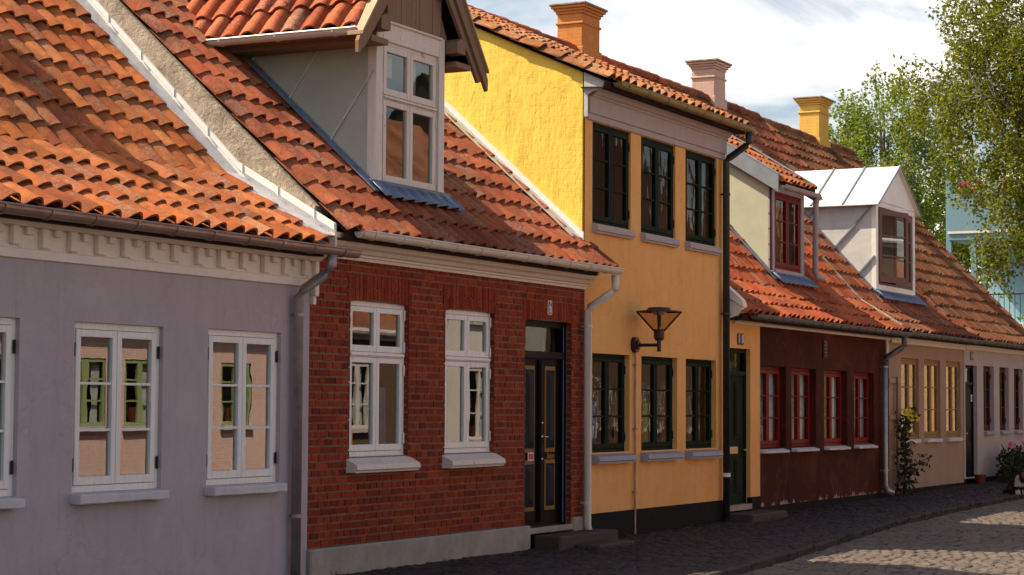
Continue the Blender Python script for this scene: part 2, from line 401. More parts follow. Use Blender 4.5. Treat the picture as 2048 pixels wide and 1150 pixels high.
M['fur_dark'] = simple('dark_brown_fur', (.035, .018, .012), .95, (.012, .008, .007), 40, .9, .02)
M['fur_white'] = simple('white_fur', (.6, .57, .53), .95, (.42, .38, .33), 40, .9, .02)
M['fur_tan'] = simple('tan_fur', (.33, .12, .04), .95, (.2, .07, .03), 40, .9, .02)
M['bottle'] = simple('white_bottle', (.75, .72, .68), .5)

# ------------------------------------------------------------------ ground
def lerp_tab(tab, x):
    if x <= tab[0][0]: return tab[0][1]
    for (a, p), (b, q) in zip(tab, tab[1:]):
        if x <= b: return p + (q - p) * (x - a) / (b - a)
    return tab[-1][1]
def G(x): return lerp_tab([(22, -.03), (27, -.005), (31, .03), (35, .06), (40, .10), (45, .12), (60, .2)], x)
KERB = [(5, -4.6), (14, -3.62), (17.9, -3.2), (21.9, -2.79), (25, -2.42), (28.2, -2.14), (32, -2.0), (36.2, -1.95), (45, -2.0), (60, -2.2)]
def K(x): return lerp_tab(KERB, x)
mb = MB()
for i in range(-6, 60):
    for j in range(-30, 40):
        pass
gx = [-600, -200, -60] + [i * 2.0 for i in range(-4, 33)] + [75, 100, 200, 600, 1500]
for a, b in zip(gx, gx[1:]):
    mb.face([(a, -900, G(a) - .2), (b, -900, G(b) - .2), (b, 1500, G(b) - .2), (a, 1500, G(a) - .2)])
struct(mb.build('ground', M['soil']))
def cobbles(name, mat, y_lo, y_hi, x0, x1, du, dv, lift, jit, seedv, h=.035):
    r = random.Random(seedv); mb = MB(); base = MB()
    x = x0; row = 0
    while x < x1:
        lo, hi = y_lo(x), y_hi(x)
        n = max(1, int((hi - lo) / dv)); d = (hi - lo) / n
        off = r.random() * d
        for k in range(-1, n + 1):
            a, b = lo + k * d + off, lo + (k + 1) * d + off
            a, b = max(a, lo), min(b, hi)
            if b - a < .03: continue
            w = du * r.uniform(.9, 1.08); g = .007
            z = G(x) + lift + r.uniform(-.007, .007)
            tl = r.uniform(-.03, .03), r.uniform(-.04, .04)
            c = [(x + g, a + g), (x + w - g, a + g), (x + w - g, b - g), (x + g, b - g)]
            c = [(p + r.uniform(-jit, jit), q + r.uniform(-jit, jit)) for p, q in c]
            cx, cy = sum(p for p, _ in c) / 4, sum(q for _, q in c) / 4
            vs = [(p, q, z - h) for p, q in c]
            vs += [(p, q, z - .012 + tl[0] * (p - cx) + tl[1] * (q - cy)) for p, q in c]
            vs += [(cx + (p - cx) * .66, cy + (q - cy) * .66, z + tl[0] * (p - cx) + tl[1] * (q - cy)) for p, q in c]
            mb.raw(vs, [(0, 1, 5, 4), (1, 2, 6, 5), (2, 3, 7, 6), (3, 0, 4, 7), (4, 5, 9, 8), (5, 6, 10, 9), (6, 7, 11, 10), (7, 4, 8, 11), (8, 9, 10, 11)])
        x += du; row += 1
    mb.mi = 1
    xs = [x0 - 30] + [x0 + (x1 - x0) * i / 20 for i in range(21)] + [x1 + 60]
    for a, b in zip(xs, xs[1:]):
        mb.face([(a, y_lo(a), G(a) + lift - .02), (b, y_lo(b), G(b) + lift - .02), (b, y_hi(b), G(b) + lift - .02), (a, y_hi(a), G(a) + lift - .02)])
    return struct(mb.build(name, [mat, M['joint']], smooth=False))
cobbles('pavement', M['pave'], lambda x: K(x) + .105, lambda x: .0, 15.2, 48, .155, .165, 0, .02, 3)
cobbles('street', M['sett'], lambda x: K(x) - 5.2, lambda x: K(x) - .01, 15.2, 48, .20, .14, -.065, .016, 4)
mb = MB(); x = 6.0
while x < 52:
    L = R.uniform(.9, 1.3)
    y0, y1 = K(x), K(x + L)
    mb.prism([(x + .006, y0), (x + L - .006, y1), (x + L - .006, y1 + .10), (x + .006, y0 + .10)], G(x) - .2, G(x) + .008 + R.uniform(-.006, .006), lambda u, v, t: (u, v, t))
    x += L
struct(mb.build('kerb', M['kerb'], bevel=.015))
mb = MB()
xs = [-40, 0] + [15.2 + i * 2 for i in range(17)] + [80]
for a, b in zip(xs, xs[1:]):
    mb.face([(a, -11.4, G(a) - .09), (b, -11.4, G(b) - .09), (b, K(b) - 5.19, G(b) - .09), (a, K(a) - 5.19, G(a) - .09)])
struct(mb.build('road', M['sett']))

# ------------------------------------------------------------------ building kit
def wall(mb, x0, x1, z0, z1, y, ops, depth, mi_reveal=None):
    """vertical sheet facing -Y with openings and their reveals"""
    xs = sorted({x0, x1, *[v for o in ops for v in o[:2] if x0 < v < x1]})
    zs = sorted({z0, z1, *[v for o in ops for v in o[2:4] if z0 < v < z1]})
    for a, b in zip(xs, xs[1:]):
        for c, d in zip(zs, zs[1:]):
            mx, mz = (a + b) / 2, (c + d) / 2
            if any(o[0] < mx < o[1] and o[2] < mz < o[3] for o in ops): continue
            mb.face([(a, y, c), (b, y, c), (b, y, d), (a, y, d)])
    k = mb.mi
    if mi_reveal is not None: mb.mi = mi_reveal
    for o in ops:
        a, b, c, d = o[:4]; e = y + (o[4] if len(o) > 4 else depth) + .03
        mb.face([(a, y, c), (a, y, d), (a, e, d), (a, e, c)])
        mb.face([(b, y, c), (b, e, c), (b, e, d), (b, y, d)])
        mb.face([(a, y, d), (b, y, d), (b, e, d), (a, e, d)])
        mb.face([(a, y, c), (a, e, c), (b, e, c), (b, y, c)])
    mb.mi = k

def profz(prof, y):
    if y <= prof[0][0]:
        (a, p), (b, q) = prof[0], prof[1]
        return p + (q - p) * (y - a) / (b - a)
    for (a, p), (b, q) in zip(prof, prof[1:]):
        if y <= b: return p + (q - p) * (y - a) / (b - a)
    return q

def shell(h, x0, x1, prof, mat, gl=None, gr=None, back=8.8, room=True, top=2.6):
    """gable ends, back wall, back slope and a dark room behind the facade"""
    ridge = prof[-1]
    be = profz(prof, 0) - .05
    for X, m, s in ((x0, gl, -1), (x1, gr, 1)):
        mb = MB()
        poly = [(0.03, -.2)] + [(max(y, .03), profz(prof, max(y, .03)) - .03) for y, z in prof] + [(back, be), (back, -.2)]
        pp = []
        for q in poly:
            if not pp or (abs(q[0] - pp[-1][0]) + abs(q[1] - pp[-1][1])) > .001: pp.append(q)
        mb.prism(pp, X, X - s * .22, lambda u, v, t: (t, u, v))
        mb.build('gable_wall', m or mat, h)
    mb = MB()
    mb.box(x0 + .23, x1 - .23, back - .22, back, -.2, be)
    mb.build('back_wall', mat, h)
    if room:
        mb = MB()
        for a, b, c, d in ((x0 + .25, x1 - .25, .2, 3.2),):
            mb.face([(a, d, -.1), (b, d, -.1), (b, d, top), (a, d, top)])
            mb.face([(a, .02, top), (b, .02, top), (b, d, top), (a, d, top)])
            mb.face([(a, .3, -.05), (b, .3, -.05), (b, d, -.05), (a, d, -.05)])
            mb.face([(a, .3, -.05), (a, d, -.05), (a, d, top), (a, .3, top)])
            mb.face([(b, .3, -.05), (b, d, -.05), (b, d, top), (b, .3, top)])
        mb.build('room_lining', M['room'], h)

TP = [(0, .003), (.09, .0), (.18, .008), (.28, .023), (.39, .040), (.51, .053), (.63, .061), (.74, .062), (.84, .054), (.92, .037), (.98, .016), (1.02, .001)]
def tiles(mb, prof, u0, u1, F, tw=.235, gauge=.345, keep=None, seed=1, low=.048, amp=1.12, jit=1.0):
    r = random.Random(seed)
    seg = []; L = 0
    for (a, p), (b, q) in zip(prof, prof[1:]):
        l = math.hypot(b - a, q - p); seg.append((L, l, a, p, (b - a) / l, (q - p) / l)); L += l
    def P(s):
        for k, g in enumerate(seg):
            if s <= g[0] + g[1] or k == len(seg) - 1: break
        t = s - g[0]
        return g[2] + g[4] * t, g[3] + g[5] * t
    n = int(round((u1 - u0) / tw)); tw = (u1 - u0) / n
    rows = int(math.ceil((L - .02) / gauge))
    for i in range(rows):
        sag = r.uniform(-.008, .008); wv = r.uniform(0, 6)
        for j in range(n):
            s0 = i * gauge - .03 + r.uniform(-.016, .016) * jit + (r.uniform(-.05, .03) if r.random() < .05 else 0); s1 = s0 + gauge + .085
            u = u0 + j * tw + r.uniform(-.008, .008) * jit; s0 += .012 * math.sin(j * .35 + wv)
            if keep and not keep(u + tw / 2, (P(s0)[0] + P(s1)[0]) / 2, P(s0)): continue
            s1 = min(s1, L + .05)
            a, b = P(s0), P(s1)
            d = math.hypot(b[0] - a[0], b[1] - a[1]); nx, nz = -(b[1] - a[1]) / d, (b[0] - a[0]) / d
            hl, hu = low + sag + r.uniform(-.007, .007) * jit, .008 + r.uniform(-.004, .004)
            tilt = r.uniform(-.016, .016) * jit; sk = r.uniform(-.018, .018) * jit
            vb, vt, vl = [], [], []
            for t, z in TP:
                zz = z * amp + tilt * (t - .5)
                uu = u + t * tw
                vb.append(F(uu + sk * .5, a[0] + nx * (hl + zz), a[1] + nz * (hl + zz)))
                vt.append(F(uu - sk * .5, b[0] + nx * (hu + zz), b[1] + nz * (hu + zz)))
                vl.append(F(uu + sk * .5, a[0] + nx * (hl + zz - .02) + .006 * (b[0] - a[0]) / d, a[1] + nz * (hl + zz - .02)))
            m = len(TP)
            fs = [(k, k + 1, m + k + 1, m + k) for k in range(m - 1)]
            mb.raw(vb + vt, fs)
            # rolled lower lip shares the outline so the tile stays one island
            n0 = len(mb.v) - 2 * m
            mb.v += [tuple(q) for q in vl]
            for k in range(m - 1): mb.f.append((n0 + 2 * m + k, n0 + 2 * m + k + 1, n0 + k + 1, n0 + k)); mb.m.append(mb.mi)
            mb.f.append((n0, n0 + m, n0 + 2 * m)); mb.m.append(mb.mi)
FX = lambda u, s, z: (u, s, z)

def strip(mb, prof, xa, xb, za, zb, ys=None, n=1):
    """band following the roof slope: section x xa..xb, raised za..zb above the profile"""
    pts = [p for p in prof]
    if ys: 
        pts = [(ys[0], profz(prof, ys[0]))] + [p for p in prof if ys[0] < p[0] < ys[1]] + [(ys[1], profz(prof, ys[1]))]
    for (a, p), (b, q) in zip(pts, pts[1:]):
        mb.raw([(xa, a, p + za), (xb, a, p + za), (xb, a, p + zb), (xa, a, p + zb), (xa, b, q + za), (xb, b, q + za), (xb, b, q + zb), (xa, b, q + zb)],
               [(0, 1, 2, 3), (4, 7, 6, 5), (0, 4, 5, 1), (1, 5, 6, 2), (2, 6, 7, 3), (3, 7, 4, 0)])

def roof(h, x0, x1, prof, mat, keep=None, seed=1, back=8.8, ridge=True, gauge=.345, tw=.235, tail=None, jit=1.0):
    mb = MB()
    tiles(mb, prof, x0, x1, FX, tw, gauge, keep, seed, jit=jit)
    mb.mi = 1
    for (a, p), (b, q) in zip(prof, prof[1:]):
        mb.face([(x0 + .02, a, p - .012), (x1 - .02, a, p - .012), (x1 - .02, b, q - .012), (x0 + .02, b, q - .012)])
    y, z = prof[-1]; e = profz(prof, 0) - .05
    mb.mi = 1
    mb.face([(x0, y, z - .01), (x1, y, z - .01), (x1, 2 * y - .0 + 3.6, e - .2), (x0, 2 * y + 3.6, e - .2)][:4] if False else [(x0, y, z - .01), (x1, y, z - .01), (x1, back + .2, e), (x0, back + .2, e)])
    mb.mi = 1     # fascia under the tile ends
    a, p = prof[0]
    mb.face([(x0 + .02, a + .02, p - .09), (x1 - .02, a + .02, p - .09), (x1 - .02, a, p - .01), (x0 + .02, a, p - .01)])
    mb.face([(x0 + .02, a + .02, p - .09), (x1 - .02, a + .02, p - .09), (x1 - .02, .05, p - .07), (x0 + .02, .05, p - .07)])
    o = mb.build('roof', [mat, M['underlay']], h, smooth='sharp')
    if ridge:
        mb = MB(); x = x0; k = 0
        while x < x1 - .05:
            L = min(.40, x1 - x); zz = R.uniform(-.012, .012)
            for xa, xb, rr in ((x, x + L, .125),):
                vs = []
                for X, q in ((xa, rr), (xb, rr * 1.12)):
                    for t in range(9):
                        an = math.pi * (t / 8 * 1.2 - .1); vs.append((X, y + q * math.cos(an) * 1.1, z + .0 + zz + q * math.sin(an)))
                mb.raw(vs, [(t, t + 1, 10 + t, 9 + t) for t in range(8)] + [tuple(range(9)), tuple(range(9, 18))[::-1]])
            x += L - .02
        mb.build('ridge', mat, o, smooth=False)
    return o

def gutter(h, x0, x1, y, z, r, mat, step=.55, endl=True, endr=True, parent=None, name='gutter', axis='x', drop=0.0):
    mb = MB()
    n = 8
    def ring(X, rr, dz):
        t = (X - x0) / (x1 - x0); zz = z - drop * t
        pts = []
        for k in range(n + 1):
            a = math.pi + math.pi * k / n
            q = (rr * math.cos(a), rr * math.sin(a) + dz)
            pts.append((X, y + q[0], zz + q[1]) if axis == 'x' else (y + q[0], X, zz + q[1]))
        return pts
    def seg(xa, xb, rr, dz=0, th=.006):
        vs = ring(xa, rr, dz) + ring(xb, rr, dz) + ring(xa, rr - th, dz) + ring(xb, rr - th, dz); m = n + 1
        fs = []
        for k in range(n):
            fs += [(k, k + 1, m + k + 1, m + k), (2 * m + k, 3 * m + k, 3 * m + k + 1, 2 * m + k + 1), (k, 2 * m + k, 2 * m + k + 1, k + 1), (m + k, m + k + 1, 3 * m + k + 1, 3 * m + k)]
        fs += [(0, m, 3 * m, 2 * m), (n, 2 * m + n, 3 * m + n, m + n)]
        mb.raw(vs, fs)
    seg(x0, x1, r)
    # rolled front bead
    p0 = ring(x0, r, .004)[0]; p1 = ring(x1, r, .004)[0]
    mb.tube([p0, p1], .011, 6)
    X = x0 + step * .4
    while X < x1 - .05:
        seg(X - .012, X + .012, r + .009, 0, .007)
        X += step
    for X, e in ((x0, endl), (x1, endr)):
        if e: mb.face(ring(X, r - .001, .0))
    return mb.build(name, mat, parent or h, smooth=False)

def pipe(h, pts, r, mat, clips=(), name='downpipe', parent=None):
    mb = MB(); mb.tube(pts, r, 12)
    o = mb.build(name, mat, parent or h, smooth=True)
    if clips:
        for x, y, z in clips:
            c = MB(); c.lathe((x, y, z), [(r + .001, 0), (r + .009, 0), (r + .009, .035), (r + .001, .035)], 12)
            c.box(x - .008, x + .008, y, y + r + .06, z + .008, z + .026)
            c.build('pipe_clip', mat, o)
    return o

def pane_quad(mb, x0, x1, z0, z1, y): mb.face([(x0, y, z0), (x1, y, z0), (x1, y, z1), (x0, y, z1)])

def casement(mb, pb, x0, x1, z0, z1, y, cw, rows, mw=.022, T=None):
    """one sash: stiles, rails, glazing bars into mb and panes into pb"""
    t0, t1 = y - .012, y + .035
    B = MB()
    B.box(x0, x0 + cw, t0, t1, z0, z1); B.box(x1 - cw, x1, t0, t1, z0, z1)
    B.box(x0 + cw, x1 - cw, t0 + .001, t1, z0, z0 + cw * 1.15); B.box(x0 + cw, x1 - cw, t0 + .001, t1, z1 - cw, z1)
    a, b, c, d = x0 + cw, x1 - cw, z0 + cw * 1.15, z1 - cw
    for i in range(1, rows):
        zz = c + (d - c) * i / rows
        B.box(a, b, t0 + .006, t1 - .004, zz - mw / 2, zz + mw / 2)
    Q = MB(); pane_quad(Q, a, b, c, d, y + .015)
    if T:
        B.v = [tuple(T @ Vector(p)) for p in B.v]; Q.v = [tuple(T @ Vector(p)) for p in Q.v]
    mb.raw(B.v, B.f); pb.raw(Q.v, Q.f)

def window(h, x0, x1, z0, z1, y, mat, glass, rows=3, transom=None, fw=.045, cw=.05, hinge=None, parent=None, mid=None, names=('window', 'pane'), cols=2):
    mb, pb = MB(), MB()
    t0, t1 = y, y + .07
    mb.box(x0, x0 + fw, t0, t1, z0, z1); mb.box(x1 - fw, x1, t0, t1, z0, z1)
    mb.box(x0 + fw, x1 - fw, t0, t1, z1 - fw, z1); mb.box(x0 + fw, x1 - fw, t0, t1, z0, z0 + fw)
    xm = mid or (x0 + x1) / 2; g = .004
    spans = []
    if transom:
        mb.box(x0 + fw, x1 - fw, t0 - .005, t1, transom - .025, transom + .025)
        mb.box(x0 + fw - .0, x1 - fw, t0 - .035, t0 - .005, transom - .012, transom + .012)
        spans = [(z0 + fw + g, transom - .028, rows), (transom + .028, z1 - fw - g, 1)]
    else: spans = [(z0 + fw + g, z1 - fw - g, rows)]
    for a, b, rw in spans:
        if cols == 2:
            casement(mb, pb, x0 + fw + g, xm - .003, a, b, y, cw, rw)
            casement(mb, pb, xm + .003, x1 - fw - g, a, b, y, cw, rw)
            mb.box(xm - .012, xm + .012, t0 + .003, t1 - .005, a, b)
        else: casement(mb, pb, x0 + fw + g, x1 - fw - g, a, b, y, cw, rw)
    o = mb.build(names[0], mat, parent or h, bevel=.003)
    pb.build(names[1], glass, o if not parent else parent)
    if hinge:
        for xh in (x0 + .012, x1 - .045):
            for a, b, rw in spans:
                for f in (.13, .87):
                    hb = MB(); zz = a + (b - a) * f
                    hb.box(xh, xh + .03, y - .018, y - .013, zz - .05, zz + .05); hb.tube([(xh + .015, y - .02, zz - .055), (xh + .015, y - .02, zz + .055)], .007, 6)
                    hb.build('hinge', hinge, o if not parent else parent)
    return o

def sill(o, x0, x1, z0, z1, proud, mat, y=0, slope=.02, lip=None, bev=.008, rough=0):
    mb = MB()
    n = 8; r = random.Random(int(x0 * 100))
    for i in range(n):
        a, b = x0 + (x1 - x0) * i / n, x0 + (x1 - x0) * (i + 1) / n
    pts = []
    vs = []
    for i in range(n + 1):
        X = x0 + (x1 - x0) * i / n; j = r.uniform(-rough, rough)
        vs += [(X, y + .05, z0 + j), (X, -proud + y + j, z0 + j), (X, -proud + y + j, z1 - slope + r.uniform(-rough, rough)), (X, y + .05, z1)]
    fs = [(0, 1, 2, 3), (n * 4 + 3, n * 4 + 2, n * 4 + 1, n * 4)]
    for i in range(n):
        for k in range(4):
            fs.append((i * 4 + k, i * 4 + 4 + k, i * 4 + 4 + (k + 1) % 4, i * 4 + (k + 1) % 4))
    mb.raw(vs, fs)
    if lip: mb.box(x0 + .03, x1 - .03, y - proud + .03, y, z0 - lip, z0 - .002)
    return mb.build('sill', mat, o, bevel=bev)

def wavy_apron(x0, x1, y, z, slope, mat, parent, ln=.13, tw=.235):
    """dressed lead apron with a scalloped lower edge lying on the tiles"""
    mb = MB(); n = int((x1 - x0) / tw * 8)
    a = []
    for i in range(n + 1):
        X = x0 + (x1 - x0) * i / n; w = math.sin((X - x0) / tw * 2 * math.pi)
        l = ln + .04 * w; zz = .045 * w
        a.append(((X, y, z + .19), (X, y - .04, z + .16), (X, y - .04 - l, z + .15 - l * slope + zz)))
    for p, q in zip(a, a[1:]):
        mb.face([p[1], q[1], q[0], p[0]]); mb.face([p[2], q[2], q[1], p[1]])
    return mb.build('lead_apron', mat, parent, smooth=True, solid=.006)

# ------------------------------------------------------------------ GREY HOUSE
P_grey = [(-.27, 3.075), (.9, 3.74), (4.4, 7.17)]
P_brick = [(-.27, 3.265), (4.4, 7.47)]
P_yel = [(-.30, 5.575), (4.4, 7.70)]
P_brown = [(-.27, 2.925), (.52, 3.42), (4.4, 7.68)]
P_beige = [(-.27, 2.945), (.5, 3.42), (4.4, 7.68)]
P_white = [(-.27, 2.955), (.15, 3.25), (4.25, 7.58)]
XG = 16.12
h = thing('rendered_house', 'mauve grey rendered cottage with white windows and a white toothed cornice under orange tiles', 'house', (12, 0, 0))
gops = [(10.83, 11.955, .885, 2.255), (12.60, 13.752, .885, 2.255), (14.39, 15.525, .885, 2.265)]
X0 = 8.0
mb = MB(); wall(mb, X0, 16.0, -.3, 2.73, 0, gops, .04)
mb.face([(16.0, 0, -.3), (16.0, .1, -.3), (16.0, .1, 2.73), (16.0, 0, 2.73)])
mb.build('wall', M['grey_wall'], h)
for o in gops:
    w = window(h, o[0], o[1], o[2], o[3], .04, M['white_paint'], M['glass_new'], 3, None, .055, .058, M['iron'])
    sill(w, o[0] - .02, o[1] - .02, .80, .885, .11, M['stone_sill'], rough=.006, slope=.012)
# cornice: plain band, toothed frieze, overhanging cove
mb = MB()
xr = 16.03
mb.box(X0, xr, -.028, .05, 2.715, 2.79)
mb.box(X0, xr, -.012, .05, 2.79, 2.96)
mb.prism([(-.012, 2.96), (-.075, 2.962), (-.10, 2.985), (-.14, 3.01), (-.2, 3.05), (-.235, 3.07), (.05, 3.07)], X0, xr + .05, lambda u, v, t: (t, u, v))
x = X0 + .1; k = 0
while x < xr - .05:
    if k % 2: mb.box(x, x + .075, -.052 + R.uniform(-.004, .004), -.012, 2.90 + R.uniform(-.006, .006), 2.961)
    else: mb.box(x, x + .075, -.060 + R.uniform(-.004, .004), -.012, 2.81 + R.uniform(-.008, .008), 2.961)
    if not k % 2: mb.box(x + .095, x + .15, -.024, -.012, 2.80, 2.85 + R.uniform(-.006, .006))
    x += .168; k += 1
mb.box(xr - .02, xr + .045, -.06, .04, 2.63, 2.962); mb.box(xr - .03, xr + .02, -.045, .04, 2.55, 2.63)
mb.build('cornice', M['cornice'], h, bevel=.006)
shell(h, X0, 16.0, P_grey, M['grey_wall'])
ro = roof(h, X0, 15.86, P_grey, M['t_grey'], seed=11)
gutter(h, X0, 16.28, -.335, 3.065, .068, M['copper'], .52)
gz = [(15.70, -.075, z) for z in (2.42, .55)]
pipe(h, [(15.86, -.335, 3.0), (15.86, -.335, 2.9), (15.83, -.28, 2.82), (15.72, -.12, 2.68), (15.70, -.075, 2.6), (15.70, -.075, -.05)], .047, M['mauve_pipe'], gz)
# chimney of the grey house (out of the picture, throws the long streak of shade)
def chimney(parent, x0, x1, y0, y1, z0, z1, mat, cap, band=True):
    mb = MB()
    mb.box(x0 - .03, x1 + .03, y0 - .03, y1 + .03, z0 - .5, z0 + .13)
    mb.box(x0, x1, y0, y1, z0 + .13, z1 - .18)
    mb.box(x0 - .025, x1 + .025, y0 - .025, y1 + .025, z1 - .36, z1 - .32)
    for i, (e, a, b) in enumerate(((.02, .18, .13), (.05, .13, .085), (.085, .085, .04))):
        mb.box(x0 - e, x1 + e, y0 - e, y1 + e, z1 - a, z1 - b)
    mb.mi = 1
    mb.box(x0 - .11, x1 + .11, y0 - .11, y1 + .11, z1 - .04, z1)
    mb.box(x0 + .12, x1 - .12, y0 + .1, y1 - .1, z1, z1 + .02)
    return mb.build('chimney', [mat, cap], parent, bevel=.012)
chimney(ro, 12.42, 12.78, 4.2, 4.6, 7.15, 8.4, M['pink_ch'], M['ch_cap'])

# ------------------------------------------------------------------ BRICK HOUSE
h = thing('brick_house', 'red brick cottage with a tall gabled dormer, cream gutter and black panelled double door', 'house', (19, 0, 0))
bops = [(16.73, 17.865, 1.09, 2.635), (18.63, 19.745, 1.09, 2.635), (20.50, 21.72, .2, 2.60)]
bx0, bx1 = 16.0, 22.07
arch = [(16.73, 17.865, 2.635), (18.63, 19.745, 2.635), (20.50, 21.72, 2.60)]
mb = MB(); mb.mi = 0
wall(mb, bx0, bx1, .24, 3.06, .012, [o[:4] for o in bops], .06)
mb.mi = 1
def brk(mb, x0, x1, z0, z1, y=0, r=R):
    j = lambda: r.uniform(-.0025, .0025)
    d = r.uniform(-.003, .002)
    vs = [(x0 + j(), y + d, z0 + j()), (x1 + j(), y + d, z0 + j()), (x1 + j(), y + d, z1 + j()), (x0 + j(), y + d, z1 + j())]
    vs += [(p[0], .02, p[2]) for p in vs]
    mb.raw(vs, [(0, 1, 2, 3), (0, 4, 5, 1), (1, 5, 6, 2), (2, 6, 7, 3), (3, 7, 4, 0)])
course = (3.055 - .245) / 38
def zt_top(zt): return .245 + math.ceil((zt + .2 - .245) / course) * course
def free(x0, x1, z0, z1):
    segs = [(x0, x1)]
    for a, b, zt in arch:
        bot = 1.0 if zt > 2.61 else .0
        top = zt_top(zt)
        if z1 > bot + .09 and z0 < top:
            ext = .05 if z0 > zt - .02 else 0
            ns = []
            for s in segs:
                if s[1] <= a - ext or s[0] >= b + ext: ns.append(s); continue
                if s[0] < a - ext: ns.append((s[0], a - ext))
                if s[1] > b + ext: ns.append((b + ext, s[1]))
            segs = ns
    return segs
br = random.Random(5)
for i in range(38):
    z0 = .245 + i * course
    x = bx0 - .3 + (.06, .0, .18, .0)[i % 4] + br.uniform(-.006, .006)
    while x < bx1:
        L = (.228 if i % 2 == 0 else .109) + br.uniform(-.004, .004)
        if br.random() < .04: L = .109 if i % 2 == 0 else .16
        for a, b in free(max(x, bx0), min(x + L, bx1), z0, z0 + course):
            if b - a > .02: brk(mb, a, b - .0, z0 + .006, z0 + course - .010, 0, br)
        x += L + .011
# soldier arches, slightly cambered
for a, b, zt in arch:
    n = int((b - a + .1) / .066); w = (b - a + .1) / n
    for i in range(n):
        x = a - .05 + i * w; t = (i + .5) / n * 2 - 1
        c = .035 * (1 - t * t) - .02
        if i % 2 and br.random() < .5:
            brk(mb, x + .004, x + w - .004, zt + c, zt + .112 + c, -.003, br); brk(mb, x + .004, x + w - .004, zt + .122 + c, zt_top(zt) - .008, -.003, br)
        else: brk(mb, x + .004, x + w - .004, zt + c, zt_top(zt) - .008, -.003, br)
# brick reveals
for o in bops:
    for X, s in ((o[0], 1), (o[1], -1)):
        z = o[2]; 
        dep = .06 if o[3] > 2.61 else .09
        while z < o[3] - .02:
            zz = min(z + course - .012, o[3])
            mb.raw([(X + s * .002, 0.002, z), (X + s * .002, dep + .04, z), (X + s * .002, dep + .04, zz), (X + s * .002, 0.002, zz)], [(0, 1, 2, 3)])
            z += course
mb.build('wall', [M['mortar'], M['brick']], h)
mb = MB(); n = 14
mb.box(15.99, 20.56, -.055, .05, -.3, .235); mb.box(21.72, 22.08, -.05, .05, -.3, .275)
mb.build('plinth', M['plinth'], h, bevel=.015)
for o in bops[:2]:
    w = window(h, o[0], o[1], o[2], o[3], .055, M['dorm_paint'] if 0 else M['white_paint'], M['glass_old'], 1, 2.105, .05, .055, M['white_paint'])
    mb = MB(); s0, s1 = o[0] - .05, o[1] + .04
    vs = []
    mb.prism([(.06, 1.10), (-.02, 1.065), (-.125, 1.015), (-.135, .965), (-.11, .955), (-.11, .935), (.02, .935), (.06, .95)], s0, s1, lambda u, v, t: (t, u, v))
    mb.build('sill', M['dorm_paint'], w, bevel=.006)
    sticker = None
# cornice (moulded cream boards)
mb = MB()
mb.prism([(.03, 3.02), (-.03, 3.02), (-.03, 3.05), (-.05, 3.055), (-.05, 3.075), (-.075, 3.085), (-.10, 3.12), (-.135, 3.14), (-.15, 3.165), (-.15, 3.18), (-.18, 3.185), (-.215, 3.20), (-.225, 3.245), (.03, 3.245)], 16.09, 22.06, lambda u, v, t: (t, u, v))
mb.build('cornice', M['cream'], h)
# gable ends, shell
shell(h, XG, 22.04, P_brick, M['cement'], M['cement'], M['cement'], top=2.75)
def keep_b(u, y, p): return not (17.52 < u < 19.0 and y > .40 and y < 3.2)
ro = roof(h, 16.16, 21.93, P_brick, M['t_brick'], keep_b, 21)
mb = MB(); tiles(mb, [(-.27, 3.265), (.06, 3.565)], 21.93, 22.30, FX, .235, .345, None, 9)
mb.build('verge_tiles', M['t_brick'], ro, smooth='sharp')
gutter(h, 16.33, 22.33, -.345, 3.262, .066, M['pvc'], .54, drop=-.01)
pipe(h, [(22.22, -.345, 3.2), (22.22, -.345, 3.02), (22.20, -.32, 2.99), (22.0, -.11, 2.80), (21.985, -.09, 2.76), (21.985, -.09, .18), (22.0, -.11, .08), (22.06, -.17, .0)], .048, M['pvc'], [(21.985, -.09, 2.55), (21.985, -.09, .42)])
# zinc flashing where the roof meets its left neighbour and the yellow gable
mb = MB()
zp = [(-.22, 3.10), (.9, 3.74), (4.3, 7.07)]
strip(mb, zp, XG - .02, XG - .005, .0, .22)
strip(mb, zp, XG - .05, XG - .015, .16, .225)
mb.mi = 1
strip(mb, zp, XG - .36, XG - .02, .10, .11)
for k in range(9):
    y = .0 + k * .42; z = profz(zp, y)
    mb.mi = 0; mb.box(XG - .06, XG - .03, y, y + .012, z + .15, z + .235)
mb.build('zinc_flashing', [M['zinc_white'], M['zinc']], h)
mb = MB()
strip(mb, P_brick, 22.03, 22.055, .05, .21, (.0, 3.7)); mb.mi = 1
strip(mb, P_brick, 21.74, 22.036, .12, .13, (.02, 3.7))
mb.build('zinc_flashing', [M['zinc_white'], M['zinc']], h)
chimney(ro, 19.6, 20.1, 4.2, 4.6, 7.4, 8.25, M['orange_ch'], M['ch_cap'])
# door
mb = MB(); dy = .09
dx0, dx1 = 20.50, 21.72
mb.box(dx0, dx0 + .06, dy, dy + .09, .2, 2.6); mb.box(dx1 - .09, dx1, dy - .02, dy + .09, .2, 2.6)
mb.box(dx0 + .06, dx1 - .09, dy, dy + .09, 2.53, 2.6); mb.box(dx0 + .06, dx1 - .09, dy - .03, dy + .09, 2.16, 2.24)
mb.box(dx0 + .06, dx1 - .09, dy + .03, dy + .07, .2, 2.16)
mb.mi = 1; mb.box(dx1 - .094, dx1 - .082, dy - .024, dy - .02, .22, 2.55); mb.box(dx1 - .006, dx1 - .0, dy - .026, dy - .02, .22, 2.55)
dr = mb.build('door', [M['black_paint'], M['blue_line']], h)
mb = MB(); pane_quad(mb, dx0 + .06, dx1 - .09, 2.24, 2.53, dy + .05); mb.build('fanlight', M['glass_curt'], dr)
mid = (dx0 + .06 + dx1 - .09) / 2
